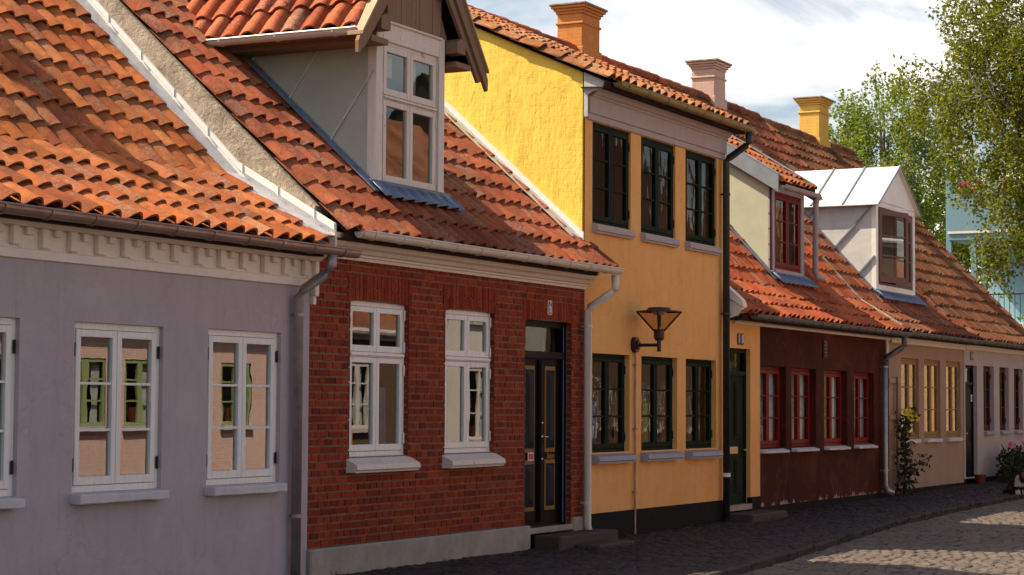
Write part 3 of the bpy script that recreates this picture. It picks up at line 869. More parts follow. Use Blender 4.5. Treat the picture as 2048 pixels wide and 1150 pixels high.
mb = MB(); mb.box(mid - .05, mid + .05, dy + .0, dy + .03, .24, 2.14); mb.box(mid - .03, mid + .03, dy - .012, dy, .26, 2.12); mb.build('door_post', M['black_paint'], dr, bevel=.006)
for cx in (mid - .265, mid + .275):
    for z0, z1 in ((.42, .93), (1.10, 2.03)):
        mb = MB(); w = .115
        y = dy + .03
        mb.box(cx - w - .022, cx + w + .022, y - .006, y, z0 - .04, z1 + .04)
        mb.mi = 1; mb.box(cx - w, cx + w, y - .012, y - .006, z0, z1)
        mb.mi = 2; mb.box(cx - w + .006, cx + w - .006, y - .014, y - .012, z0 + .006, z1 - .006)
        mb.mi = 3
        a, b, c, d, e = cx - w + .022, cx + w - .022, z0 + .025, z1 - .025, .045
        yy = y - .014
        vs = [(a, yy, c), (b, yy, c), (b, yy, d), (a, yy, d), (a + e, yy - .025, c + e * 1.6), (b - e, yy - .025, c + e * 1.6), (b - e, yy - .025, d - e * 1.6), (a + e, yy - .025, d - e * 1.6)]
        mb.raw(vs, [(0, 1, 5, 4), (1, 2, 6, 5), (2, 3, 7, 6), (3, 0, 4, 7), (4, 5, 6, 7)])
        mb.build('door_panel', [M['ochre_line'], M['blue_line'], M['black_paint'], M['panel_grey']], dr)
mb = MB(); mb.lathe((0, 0, 0), [(.0, -.012), (.024, -.01), (.024, 0)], 12)
hv = [(mid + p[0], dy - .012 + p[2], 1.24 + p[1]) for p in mb.v]; q = MB(); q.raw(hv, mb.f)
q.tube([(mid, dy - .02, 1.24), (mid, dy - .055, 1.24), (mid + .10, dy - .055, 1.24)], .009, 8)
q.build('handle', M['steel'], dr, smooth=True)
for zz in (1.40, .98):
    q = MB(); q.raw([(mid + p[0] * .8, dy - .012 + p[2], zz + p[1] * .8) for p in mb.v], mb.f); q.build('lock', M['steel'], dr, smooth=True)
mb = MB(); mb.box(mid - .30, mid - .15, dy + .018, dy + .024, .965, 1.06); mb.mi = 1; mb.box(mid - .285, mid - .165, dy + .015, dy + .018, .98, 1.045)
mb.build('letter_plate', [M['enamel_white'], M['sticker_red']], dr)
Mx = Matrix.Translation((mid + .28, dy + .022, 1.012)) @ Matrix.Rotation(math.pi / 2, 4, 'X')
text_mesh('Salon', .095, .002, Mx, 'gold_lettering', M['ochre_line'], dr, 1.0, .35, .002)
mb = MB(); mb.box(20.56, 21.715, -.04, .16, .13, .2); mb.build('threshold', M['plinth'], dr, bevel=.01)
# dormer
dY = .26; dX0, dX1 = 17.55, 18.98; dB, dE = 3.78, 5.45
AX = 18.30; HW = 1.22; SL = 1.28; EZ = 5.40
mb = MB()      # front frame of boards
mb.box(dX0, 17.68, dY - .03, dY + .08, dB - .04, 5.60); mb.box(18.855, dX1, dY - .03, dY + .08, dB - .04, 5.60)
mb.box(17.68, 18.855, dY - .028, dY + .06, 5.385, 5.60); mb.box(17.68, 18.855, dY - .05, dY + .06, dB - .02, 3.875)
mb.box(17.74, 18.89, dY - .055, dY - .03, 5.575, 5.60)
do = mb.build('dormer', M['dorm_paint'], h, bevel=.006)
window(h, 17.68, 18.855, 3.875, 5.385, dY, M['dorm_paint'], M['glass_old'], 1, 4.80, .04, .06, M['dorm_paint'], parent=do)
mb = MB(); x = 17.74      # planked gable
while x < 18.88:
    w = R.uniform(.075, .11); xe = min(x + w, 18.88)
    top = EZ + SL * (HW - max(abs(x - AX), abs(xe - AX))) - .02
    mb.box(x + .002, xe - .003, dY - .035 + R.uniform(-.006, .004), dY - .005, 5.605, max(5.7, top))
    x = xe
mb.face([(17.48, dY - .002, 5.6), (19.08, dY - .002, 5.6), (AX, dY - .002, EZ + SL * HW)])
mb.build('gable_planks', M['wood'], do)
zr = EZ + SL * HW
yb = lambda z: -.27 + (z - 3.265) * (4.4 + .27) / (7.47 - 3.265)
for X, s in ((dX0, -1), (dX1, 1)):
    mb = MB()
    mb.prism([(dY, profz(P_brick, dY)), (dY, 5.5), (yb(5.5), 5.5)], X - s * .002, X - s * .05, lambda u, v, t: (t, u, v))
    if s < 0:
        mb.mi = 1
        for t in (.10, .62, 1.14, 1.62):   # standing seams square to the roof
            y0, z0 = dY + t - .05, profz(P_brick, dY + t - .05) + .03
            ln = min((5.46 - z0), (y0 - dY) if False else 9)
            y1, z1 = y0 - .74 * ln * 1.0, z0 + ln
            if y1 < dY: z1 = z0 + (y0 - dY) / .74; y1 = dY
            d = Vector((0, y1 - y0, z1 - z0)).normalized(); q = Vector((0, -d.z, d.y)) * .009
            mb.raw([(X - .014, y0 + q.y, z0 + q.z), (X - .014, y0 - q.y, z0 - q.z), (X - .014, y1 - q.y, z1 - q.z), (X - .014, y1 + q.y, z1 + q.z),
                    (X, y0 + q.y, z0 + q.z), (X, y0 - q.y, z0 - q.z), (X, y1 - q.y, z1 - q.z), (X, y1 + q.y, z1 + q.z)],
                   [(0, 1, 2, 3), (0, 4, 5, 1), (1, 5, 6, 2), (2, 6, 7, 3), (3, 7, 4, 0)])
    mb.build('cheek', [M['cheek'], M['zinc_grey']], do)
    mb = MB(); xs = sorted((X, X + s * .16))
    strip(mb, P_brick, xs[0], xs[1], .145, .155, (dY - .12, 2.2)); xs = sorted((X + s * .003, X + s * .012))
    strip(mb, P_brick, xs[0], xs[1], .05, .17, (dY, 2.2)); mb.build('flashing', M['lead'], do)
wavy_apron(17.43, 19.09, dY - .03, profz(P_brick, dY) - .02, .9, M['lead'], do, .16)
# dormer roof, two slopes
OH = .12
for s in (-1, 1):
    prof = [(0, EZ), (HW, zr)]
    F = (lambda u, ss, z: (AX - HW + ss, -u, z)) if s < 0 else (lambda u, ss, z: (AX + HW - ss, u, z))
    u0, u1 = ((-4.1, -OH) if s < 0 else (OH, 4.1))
    kp = (lambda u, ss, p: -u < yb(EZ + SL * ss) + .25) if s < 0 else (lambda u, ss, p: u < yb(EZ + SL * ss) + .25)
    mb = MB(); tiles(mb, prof, u0, u1, F, .245, .345, kp, 31 + s, amp=1.15)
    mb.mi = 1
    xe = AX + s * HW
    mb.face([(xe, OH + .02, EZ - .02), (AX, OH + .02, zr - .02), (AX, yb(zr), zr - .02), (xe, yb(EZ), EZ - .02)])
    mb.mi = 2   # eave boarding underneath
    mb.face([(xe, OH + .02, EZ - .05), (AX + s * .7, OH + .02, EZ - .05), (AX + s * .7, yb(EZ), EZ - .05), (xe, yb(EZ), EZ - .05)])
    mb.build('dormer_roof', [M['t_dorm'], M['underlay'], M['wood']], do, smooth='sharp')
    # bargeboards
    mb = MB()
    lo = -.12
    f = lambda u, v, t: (AX + s * (HW + .03 - u), t, EZ - .02 + SL * u + v)
    mb.prism([(lo, -.10), (lo + .02, -.14), (.12, -.14), (HW + .03, -.19), (HW + .03, .05), (-.05, .05), (lo, .02)], OH - .055, OH - .015, f)
    mb.prism([(lo + .16, -.24), (HW + .03, -.36), (HW + .03, -.19), (lo + .1, -.141)], OH - .02, OH + .02, f)
    mb.mi = 1; mb.prism([(-.09, .05), (HW + .03, .05), (HW + .03, .085), (-.09, .085)], OH - .085, OH + .10, f)
    mb.build('bargeboard', [M['wood'], M['wood_pale']], do)
    # purlin end sticking out under the verge
    mb = MB(); mb.prism([(-.09, -.07), (.09, -.07), (.09, .05), (.0, .10), (-.09, .05)], OH - .03, dY + .02, lambda u, v, t: (AX + s * .80 + u, t, 5.52 + v))
    mb.box(min(AX + s * .72, AX + s * 1.05), max(AX + s * .72, AX + s * 1.05), OH - .01, 2.0, 5.30, 5.36)
    mb.build('purlin', M['wood'], do)
gutter(h, OH, 2.22, AX - HW - .06, EZ - .015, .058, M['pvc'], .7, parent=do, axis='y', drop=-.01)
pipe(h, [(AX - HW - .05, 2.05, EZ - .06), (AX - HW - .06, 1.9, EZ - .16), (AX - HW - .06, 1.72, EZ - .30)], .035, M['pvc'], parent=do)
mb = MB(); tiles(mb, [(0, 0), (.4, 0)], 0, 1, FX); 
mb = MB(); mb.box(dX0 + .06, dX1 - .06, 1.4, 1.42, 3.7, 5.5); mb.face([(dX0 + .06, dY + .1, 3.75), (dX1 - .06, dY + .1, 3.75), (dX1 - .06, 1.4, 3.75), (dX0 + .06, 1.4, 3.75)]); mb.build('attic_lining', M['room'], do)

# ------------------------------------------------------------------ YELLOW HOUSE
h = thing('yellow_house', 'tall two storey yellow house with dark green windows and a bright yellow gable', 'house', (24.4, 0, 0))
yx0, yx1 = 22.07, 26.66
up = [(22.285, 23.44, 3.86, 5.115), (23.765, 24.91, 3.86, 5.115), (25.265, 26.41, 3.86, 5.115)]
lo = [(22.30, 23.42, 1.03, 2.255), (23.79, 24.98, 1.03, 2.255), (25.28, 26.385, 1.03, 2.255)]
mb = MB(); wall(mb, yx0, yx1, .29, 5.5, 0, [o + (.03,) for o in up] + [o + (.07,) for o in lo], .05)
mb.build('wall', M['yel_wall'], h)
mb = MB(); mb.box(yx0 + .02, yx1, -.018, .05, -.3, .29); mb.build('plinth', M['black_plinth'], h)
shell(h, yx0 - .01, yx1, P_yel, M['yel_gable'], M['yel_gable'], M['yel_wall'], top=2.7)
mb = MB(); mb.face([(22.3, 1.6, 3.2), (26.5, 1.6, 3.2), (26.5, 1.6, 5.4), (22.3, 1.6, 5.4)]); mb.face([(22.3, .2, 3.2), (26.5, .2, 3.2), (26.5, 1.6, 3.2), (22.3, 1.6, 3.2)]); mb.build('room_lining', M['room'], h)
for o in up:
    w = window(h, *o, .03, M['green_paint'], M['glass_dark'], 3, None, .04, .055, M['iron'])
    mb = MB(); mb.prism([(.03, 3.86), (-.06, 3.845), (-.085, 3.80), (-.085, 3.765), (-.06, 3.755), (-.06, 3.735), (.03, 3.735)], o[0] - .01, o[1] - .02, lambda u, v, t: (t, u, v)); mb.build('sill', M['mauve_board'], w)
for o in lo:
    w = window(h, *o, .07, M['green_paint'], M['glass_dark'], 3, None, .04, .055, M['iron'])
    mb = MB(); mb.prism([(.06, 1.03), (-.115, .985), (-.125, .93), (-.10, .92), (-.10, .895), (.03, .895)], o[0] - .03, o[1] - .03, lambda u, v, t: (t, u, v)); mb.build('sill', M['sill_grey'], w)
mb = MB()
mb.box(yx0 + .03, yx1 + .02, -.03, .02, 5.12, 5.20); mb.box(yx0 + .05, yx1 + .02, -.05, .02, 5.20, 5.405)
mb.prism([(.02, 5.405), (-.06, 5.405), (-.065, 5.43), (-.09, 5.44), (-.12, 5.475), (-.19, 5.50), (-.20, 5.53), (-.23, 5.54), (-.23, 5.56), (.02, 5.56)], yx0 + .10, yx1 + .03, lambda u, v, t: (t, u, v))
mb.build('cornice', M['mauve_board'], h, bevel=.004)
mb = MB(); mb.prism([(0, 5.14), (-.05, 5.14), (-.05, 5.41), (-.10, 5.44), (-.25, 5.48), (-.28, 5.56), (0, 5.69)], yx0 - .035, yx0 - .018, lambda u, v, t: (t, u, v)); mb.build('zinc_corner', M['zinc_grey'], h)
ro = roof(h, yx0 - .10, yx1 + .14, P_yel, M['t_yel'], None, 41)
gutter(h, yx0 + .14, yx1 + .16, -.37, 5.565, .066, M['olive_gutter'], .62)
pipe(h, [(26.72, -.37, 5.52), (26.72, -.37, 5.36), (26.70, -.34, 5.32), (26.57, -.12, 5.13), (26.555, -.09, 5.08), (26.555, -.09, .05)], .05, M['dark_pipe'], [(26.555, -.09, 4.6), (26.555, -.09, 2.9)])
mb = MB(); mb.lathe((26.555, -.09, .62), [(.05, 0), (.058, 0), (.058, .055), (.05, .055)], 12); mb.build('pipe_band', M['enamel_white'], h)

# ------------------------------------------------------------------ BROWN HOUSE
h = thing('brown_house', 'dark brown rendered cottage with red windows and a yellow strip around its green door', 'house', (30, 0, 0))
nx0, nx1 = 26.67, 34.6
nops = [(28.145, 29.275, .99, 2.215), (29.53, 30.675, .99, 2.215), (31.07, 32.265, .985, 2.21), (32.63, 33.745, .985, 2.2)]
door = (26.72, 27.73, .2, 2.45)
mb = MB(); wall(mb, 28.13, nx1, .13, 2.85, 0, nops, .10)
mb.mi = 1; wall(mb, nx0, 28.13, .29, 2.85, -.004, [door], .06)
mb.mi = 2; mb.box(nx0, door[0], -.02, .05, -.3, .29); mb.box(door[1], 28.13, -.02, .05, -.3, .288); mb.box(28.13, nx1, -.012, .05, -.3, .128)
mb.build('wall', [M['brown_wall'], M['yel_wall'], M['black_plinth']], h)
shell(h, nx0 + .02, nx1, P_brown, M['brown_wall'], M['cement'], M['cement'])
for o in nops:
    w = window(h, *o, .10, M['red_paint'], M['glass_curt'], 3, None, .045, .055)
    sill(w, o[0] - .01, o[1] - .10, .915, .99, .10, M['stone_sill'], slope=.04, rough=.002)
mb = MB(); mb.box(31.0, 31.2, -.018, .02, 2.40, 2.70); mb.mi = 1; mb.box(31.03, 31.17, -.022, -.018, 2.43, 2.67); mb.mi = 0
for k in range(4): mb.box(31.03, 31.17, -.03, -.022, 2.45 + k * .057, 2.475 + k * .057)
mb.build('vent_grille', [M['brown_paint'], M['enamel_black']], h)
mb = MB(); y = .06; a, b, c, d = door
mb.box(a, a + .05, y, y + .08, c, d); mb.box(b - .06, b, y, y + .08, c, d); mb.box(a + .05, b - .06, y, y + .08, d - .06, d); mb.box(a + .05, b - .06, y - .02, y + .08, 2.06, 2.12); mb.box(a + .05, b - .06, y + .02, y + .06, c, 2.06)
dr = mb.build('door', M['green_paint'], h)
mb = MB(); pane_quad(mb, a + .05, b - .06, 2.12, d - .06, y + .04); mb.build('fanlight', M['glass_dark'], dr)
for cx in (a + .28, b - .29):
    for z0, z1 in ((.36, .86), (1.14, 1.96)):
        mb = MB(); mb.box(cx - .15, cx + .15, y + .008, y + .02, z0, z1); mb.box(cx - .11, cx + .11, y - .002, y + .008, z0 + .05, z1 - .05); mb.build('door_panel', M['green_paint'], dr, bevel=.006)
mb = MB(); mb.box(a + .33, b - .33, y + .004, y + .018, .93, 1.03); mb.build('letter_plate', M['brass'], dr)
mb = MB(); mb.tube([(b - .14, y + .02, .98), (b - .14, y - .05, .98), (b - .22, y - .05, .98)], .012, 8); mb.build('handle', M['brass'], dr)
mb = MB(); mb.box(a, b, -.03, .12, .12, .2); mb.build('threshold', M['plinth'], dr)
mb = MB(); mb.prism([(.02, 2.80), (-.04, 2.80), (-.05, 2.83), (-.13, 2.845), (-.15, 2.87), (-.2, 2.875), (-.2, 2.90), (.02, 2.90)], nx0 + .35, nx1 - .03, lambda u, v, t: (t, u, v)); mb.box(nx1 - .17, nx1 - .02, -.02, .02, 2.5, 2.8); mb.build('cornice', M['cream'], h)
mb = MB(); mb.prism([(0, 2.84), (-.2, 2.9), (-.3, 3.02), (-.27, 3.12), (0, 3.36)], nx0 + .02, nx0 + .17, lambda u, v, t: (t, u, v)); mb.mi = 1; strip(mb, P_brown, nx0 + .0, nx0 + .22, .10, .115, (-.29, .3)); mb.build('kneeler', [M['cornice'], M['zinc_grey']], h)
def keep_n(u, y, p): return not (30.56 < u < 32.16 and .9 < y < 2.1)
ro = roof(h, nx0 + .03, nx1 - .02, P_brown, M['t_brown'], keep_n, 51)
gutter(h, nx0 + .33, nx1 + .1, -.335, 2.918, .066, M['dark_gutter'], .45)
pipe(h, [(34.45, -.335, 2.87), (34.45, -.335, 2.70), (34.42, -.30, 2.66), (34.10, -.10, 2.47), (34.08, -.09, 2.42), (34.08, -.09, 2.31)], .053, M['dark_gutter'])
pipe(h, [(34.08, -.09, 2.31), (34.08, -.09, .26), (34.10, -.12, .17), (34.18, -.2, .12)], .05, M['grey_pipe'], [(34.08, -.09, 2.3), (34.08, -.09, .5)])
chimney(ro, 30.73, 31.44, 4.18, 4.66, 7.62, 8.51, M['orange_ch'], M['ch_cap'])
chimney(ro, 34.15, 34.75 - .3, 3.3, 3.75, 7.17, 8.08, M['pink_ch'], M['ch_cap']) if 0 else None
# shed dormer
SY = .72; sx0, sx1 = 30.59, 32.12
mb = MB(); mb.box(sx0, sx0 + .09, SY - .03, SY + .06, 3.72, 5.30); mb.box(sx1 - .14, sx1, SY - .03, SY + .06, 3.72, 5.30); mb.box(sx0 + .09, sx1 - .14, SY - .03, SY + .06, 5.10, 5.30); mb.box(sx0 + .09, sx1 - .14, SY - .05, SY + .06, 3.72, 3.84)
do = mb.build('shed_dormer', M['mauve_board'], h, bevel=.005)
window(h, sx0 + .09, sx1 - .14, 3.84, 5.10, SY, M['red_paint'], M['glass_dark'], 3, None, .05, .06, None, parent=do)
yn = lambda z: .52 + (z - 3.42) * (3.88 / 4.26)
sh = .62
for X, s in ((sx0, -1), (sx1, 1)):
    mb = MB(); mb.prism([(SY, profz(P_brown, SY)), (SY, 5.31), (2.6, 5.31 + (2.6 - SY) * sh), (yn(5.31 + (2.6 - SY) * sh), 5.31 + (2.6 - SY) * sh)], X - s * .002, X - s * .05, lambda u, v, t: (t, u, v))
    mb.mi = 1
    for k in range(6):
        z = 3.98 + k * .25; yy = SY + .03; mb.box(min(X, X + s * .006), max(X, X + s * .006), yy, yy + .014, z, z + .014)
    for k in range(4):
        yy = SY + .14 + k * .28; z = profz(P_brown, yy) + .16; mb.box(min(X, X + s * .006), max(X, X + s * .006), yy, yy + .014, z, z + .014)
    mb.mi = 2; xs = sorted((X, X + s * .012)); mb.box(xs[0], xs[1], SY - .01, SY + .02, 3.72, 5.3)
    mb.build('cheek', [M['cheek2'], M['iron'], M['iron']], do)
    mb = MB(); xs = sorted((X, X + s * .15)); strip(mb, P_brown, xs[0], xs[1], .145, .155, (SY - .12, 2.3)); xs = sorted((X + s * .003, X + s * .012)); strip(mb, P_brown, xs[0], xs[1], .05, .17, (SY, 2.3)); mb.build('flashing', M['lead'], do)
sp = [(SY - .17, 5.33 - .17 * sh), (3.2, 5.33 + (3.2 - SY) * sh)]
mb = MB(); tiles(mb, sp, sx0 - .10, sx1 + .14, FX, .235, .345, lambda u, y, p: y < 3.1, 53)
mb.mi = 1; mb.face([(sx0 - .1, sp[0][0], sp[0][1] - .01), (sx1 + .14, sp[0][0], sp[0][1] - .01), (sx1 + .14, sp[1][0], sp[1][1] - .01), (sx0 - .1, sp[1][0], sp[1][1] - .01)])
mb.build('dormer_roof', [M['t_grey'], M['underlay']], do, smooth='sharp')
for X in (sx0 - .13, sx1 + .14):
    mb = MB(); strip(mb, sp, X, X + .035, -.16, .13); strip(mb, sp, X - .005, X + .13 if X < 31.5 else X + .04, .125, .14) if X < 31.5 else strip(mb, sp, X - .1, X + .04, .125, .14)
    mb.build('zinc_verge', M['zinc_blue'], do)
gutter(h, sx0 - .08, sx1 + .13, SY - .23, 5.17, .055, M['mauve_board'], .5, parent=do)
pipe(h, [(sx1 + .06, SY - .23, 5.12), (sx1 + .06, SY - .21, 4.95), (sx1 + .06, SY - .20, 3.87), (sx1 + .07, SY - .24, 3.80), (sx1 + .12, SY - .34, 3.74)], .05, M['pvc'] if 0 else M['mauve_board'], parent=do)
wavy_apron(sx0 - .1, sx1 + .12, SY - .03, profz(P_brown, SY) - .03, .95, M['lead'], do, .16)
mb = MB(); mb.box(sx0 + .06, sx1 - .06, 1.7, 1.72, 3.7, 5.6); mb.build('attic_lining', M['room'], do)

# ------------------------------------------------------------------ BEIGE HOUSE
h = thing('beige_house', 'low beige cottage with slim ochre windows and a white zinc gabled dormer', 'house', (37, 0, 0))
ex0, ex1 = 34.61, 39.63
eops = [(35.37, 36.49, 1.045, 2.51), (36.85, 37.95, 1.045, 2.515), (38.37, 39.42, 1.045, 2.52)]
mb = MB(); wall(mb, ex0, ex1, .14, 2.9, 0, eops, .05)
mb.mi = 1; mb.box(ex0, ex1, -.01, .05, -.3, .14)
mb.build('wall', [M['beige_wall'], M['black_plinth']], h)
shell(h, ex0 + .01, ex1, P_beige, M['beige_wall'], M['cement'], M['cement'])
for o in eops:
    w = window(h, *o, .045, M['ochre_paint'], M['glass_new'], 3, None, .05, .055, M['ochre_paint'])
    sill(w, o[0] - .02, o[1] - .08, .96, 1.045, .075, M['stone_sill'], slope=.02, rough=.004)
mb = MB(); mb.box(ex0 + .02, ex1 - .02, -.06, .02, 2.76, 2.87); mb.box(ex0 + .02, ex1 - .02, -.1, .02, 2.87, 2.91); mb.build('cornice', M['cream'], h)
def keep_e(u, y, p): return not (36.08 < u < 38.68 and .9 < y < 2.2)
ro = roof(h, ex0 - .02, ex1 - .02, P_beige, M['t_beige'], keep_e, 61)
mb = MB(); strip(mb, P_beige, ex0 - .10, ex0 + .04, .05, .125); mb.build('mortar_seam', M['cement'], ro)
gutter(h, ex0 + .12, ex1 + .05, -.335, 2.935, .062, M['dark_gutter'], .45)
chimney(ro, 36.8, 37.4, 4.18, 4.66, 7.62, 8.48, M['pink_ch'], M['ch_cap'])
WY = .71; wx0, wx1 = 36.11, 38.65; wE, wA = 5.46, 6.20
mb = MB()
mb.box(wx0, wx0 + .13, WY - .03, WY + .06, 3.72, wE); mb.box(wx1 - .13, wx1, WY - .03, WY + .06, 3.72, wE)
mb.box(wx0 + .13, wx1 - .13, WY - .03, WY + .06, 5.36, wE); mb.box(wx0 + .13, wx1 - .13, WY - .04, WY + .06, 3.72, 3.90)
mb.prism([(wx0, wE), (wx1, wE), ((wx0 + wx1) / 2, wA)], WY - .045, WY + .02, lambda u, v, t: (u, t, v))
do = mb.build('gabled_dormer', M['zinc_white'], h, bevel=.004)
# frame with the right sash shut and the left sash swung out
mb, pb = MB(), MB(); a, b, c, d = wx0 + .13, wx1 - .13, 3.90, 5.36
mb.box(a, a + .05, WY - .01, WY + .06, c, d); mb.box(b - .05, b, WY - .01, WY + .06, c, d); mb.box(a + .05, b - .05, WY - .01, WY + .06, d - .05, d); mb.box(a + .05, b - .05, WY - .01, WY + .06, c, c + .05)
xm = (a + b) / 2
casement(mb, pb, xm + .003, b - .055, c + .055, d - .055, WY - .01, .085, 3, .03)
o_ = mb.build('window', M['taupe_paint'], do); pb.build('pane', M['glass_old'], do)
mb, pb = MB(), MB()
hx, hy = a + .04, WY - .03
T = Matrix.Translation((hx, hy, 0)) @ Matrix.Rotation(rad(-12), 4, 'Z') @ Matrix.Translation((-hx, -hy, 0))
casement(mb, pb, hx, xm + .02, c + .055, d - .045, hy, .10, 3, .03, T)
mb.build('open_sash', M['taupe_paint'], do); pb.build('pane', M['glass_new'], do)
ye = lambda z: .5 + (z - 3.42) * (3.9 / 4.26)
for X, s in ((wx0, -1), (wx1, 1)):
    mb = MB(); mb.prism([(WY, profz(P_beige, WY)), (WY, wE), (ye(wE), wE)], X - s * .002, X - s * .05, lambda u, v, t: (t, u, v))
    if s < 0:
        mb.mi = 1
        for t in (.34, .80, 1.32):
            y0 = WY + t; z0 = profz(P_beige, y0) + .05; ln = (wE - .02 - z0)
            y1, z1 = y0 - .95 * ln, z0 + ln
            if y1 < WY: z1 = z0 + (y0 - WY) / .95; y1 = WY
            d_ = Vector((0, y1 - y0, z1 - z0)).normalized(); q = Vector((0, -d_.z, d_.y)) * .014
            mb.raw([(X - .03, y0 + q.y, z0 + q.z), (X - .03, y0 - q.y, z0 - q.z), (X - .03, y1 - q.y, z1 - q.z), (X - .03, y1 + q.y, z1 + q.z), (X, y0 + q.y, z0 + q.z), (X, y0 - q.y, z0 - q.z), (X, y1 - q.y, z1 - q.z), (X, y1 + q.y, z1 + q.z)], [(0, 1, 2, 3), (0, 4, 5, 1), (1, 5, 6, 2), (2, 6, 7, 3), (3, 7, 4, 0)])
    mb.build('cheek', [M['zinc_cheek'], M['zinc_blue']], do)
    mb = MB(); xs = sorted((X, X + s * .15)); strip(mb, P_beige, xs[0], xs[1], .145, .155, (WY - .12, 2.2)); xs = sorted((X + s * .003, X + s * .012)); strip(mb, P_beige, xs[0], xs[1], .05, .15, (WY, 2.2)); mb.build('flashing', M['lead'], do)
    # zinc roof slope with rolls
    xc = (wx0 + wx1) / 2; xe = X + s * .12; ze = wE - .07
    za = wA + .03
    mb = MB(); yf = WY - .12
    mb.raw([(xe, yf, ze), (xc, yf, za), (xc, ye(za) + .1, za), (xe, ye(ze) + .1, ze), (xe, yf, ze - .03), (xc, yf, za - .03), (xc, ye(za) + .1, za - .03), (xe, ye(ze) + .1, ze - .03)],
           [(0, 1, 2, 3), (4, 7, 6, 5), (0, 4, 5, 1), (0, 3, 7, 4), (3, 2, 6, 7)])
    mb.mi = 1
    for yr in (WY + .58, WY + 1.2):
        mb.tube([(xe, yr, ze + .012), (xc, yr, za + .012)], .022, 8)
    mb.tube([(xe, yf, ze - .02), (xe, ye(ze), ze - .02)], .018, 6)
    mb.tube([(xe, yf + .0, ze - .0), (xc, yf + .0, za + .0)], .022, 6)
    mb.build('dormer_roof', [M['zinc_white'], M['zinc_blue']], do)
wavy_apron(wx0 - .12, wx1 + .16, WY - .03, profz(P_beige, WY) - .03, .95, M['lead'], do, .16)
mb = MB(); mb.box(wx0 + .06, wx1 - .06, 1.8, 1.82, 3.6, 5.6); mb.build('attic_lining', M['room'], do)

# ------------------------------------------------------------------ PALE HOUSE AT THE END
h = thing('pale_house', 'pale grey end cottage with slim dark windows under mossy brown tiles', 'house', (42, 0, 0))
qx0, qx1 = 39.64, 45.5
qops = [(41.19, 42.06, 1.14, 2.48), (42.53, 43.35, 1.14, 2.48), (43.81, 44.61, 1.14, 2.475)]
qd = (39.76, 40.68, .22, 2.47)
mb = MB(); wall(mb, qx0, qx1, .2, 2.92, -.006, qops + [qd + (.07,)], .085)
mb.mi = 1; mb.box(qx0, 39.76, -.012, .05, -.3, .2); mb.box(40.68, qx1, -.012, .05, -.3, .2)
mb.build('wall', [M['white_wall'], M['black_plinth']], h)
shell(h, qx0 + .01, qx1, P_white, M['white_wall'])
for o in qops:
    w = window(h, *o, .08, M['brown_paint'], M['glass_dark'], 3, None, .05, .055, M['brown_paint'])
    sill(w, o[0], o[1] - .06, 1.06, 1.14, .09, M['sill_grey'], slope=.02)
a, b, c, d = qd; y = .07
mb = MB(); mb.box(a, a + .05, y, y + .08, c, d); mb.box(b - .05, b, y, y + .08, c, d); mb.box(a + .05, b - .05, y, y + .08, d - .05, d); mb.box(a + .05, b - .05, y - .02, y + .08, 2.08, 2.13); mb.box(a + .05, b - .05, y + .02, y + .06, c, 2.08)
dr = mb.build('door', M['black_paint'], h)
mb = MB(); pane_quad(mb, a + .05, b - .05, 2.13, d - .05, y + .03); mb.build('fanlight', M['glass_dark'], dr)
for z0, z1 in ((.4, .95), (1.2, 2.0)):
    mb = MB(); mb.box(a + .16, b - .16, y + .006, y + .02, z0, z1); mb.box(a + .22, b - .22, y - .004, y + .006, z0 + .06, z1 - .06); mb.build('door_panel', M['black_paint'], dr, bevel=.006)
mb = MB(); mb.tube([(a + .14, y + .02, 1.1), (a + .14, y - .05, 1.1), (a + .23, y - .05, 1.1)], .013, 8); mb.build('handle', M['steel'], dr)
mb = MB(); mb.box(qx0 + .02, qx1, -.06, .02, 2.78, 2.88); mb.box(qx0 + .02, qx1, -.12, .02, 2.88, 2.92); mb.build('cornice', M['cream'], h)
ro = roof(h, qx0 - .03, qx1 + .08, P_white, M['t_white'], None, 71, gauge=.36)
gutter(h, qx0 + .06, qx1 + .1, -.335, 2.945, .062, M['dark_gutter'], .45)
mb = MB(); tiles(mb, [(-.25, 3.02), (.5, 3.49), (4.3, 7.64)], qx0 - .16, qx0 + .07, FX, .23, .36, None, 73); mb.build('verge_tiles', M['t_beige'], ro)
chimney(ro, 42.8, 43.46, 4.05, 4.53, 7.5, 8.57, M['yellow_ch'], M['ch_cap'])

# ------------------------------------------------------------------ smaller things on the row
# door steps
t = thing('door_step', 'brown granite step before the black double door of the brick cottage', 'step', (21.4, -.2, 0))
mb = MB(); mb.box(20.62, 22.22, -.40, -.055, -.2, .12); mb.build('step_block', M['granite'], t, bevel=.02)
mb = MB(); mb.box(21.0, 22.0, -.72, -.41, -.2, .012); mb.build('lower_slab', M['granite'], t, bevel=.02)
t = thing('door_step', 'worn stone slab before the green door with the yellow surround', 'step', (27.3, -.2, 0))
mb = MB(); mb.box(26.62, 28.05, -.46, -.025, -.2, .10); mb.build('step_block', M['granite'], t, bevel=.02)
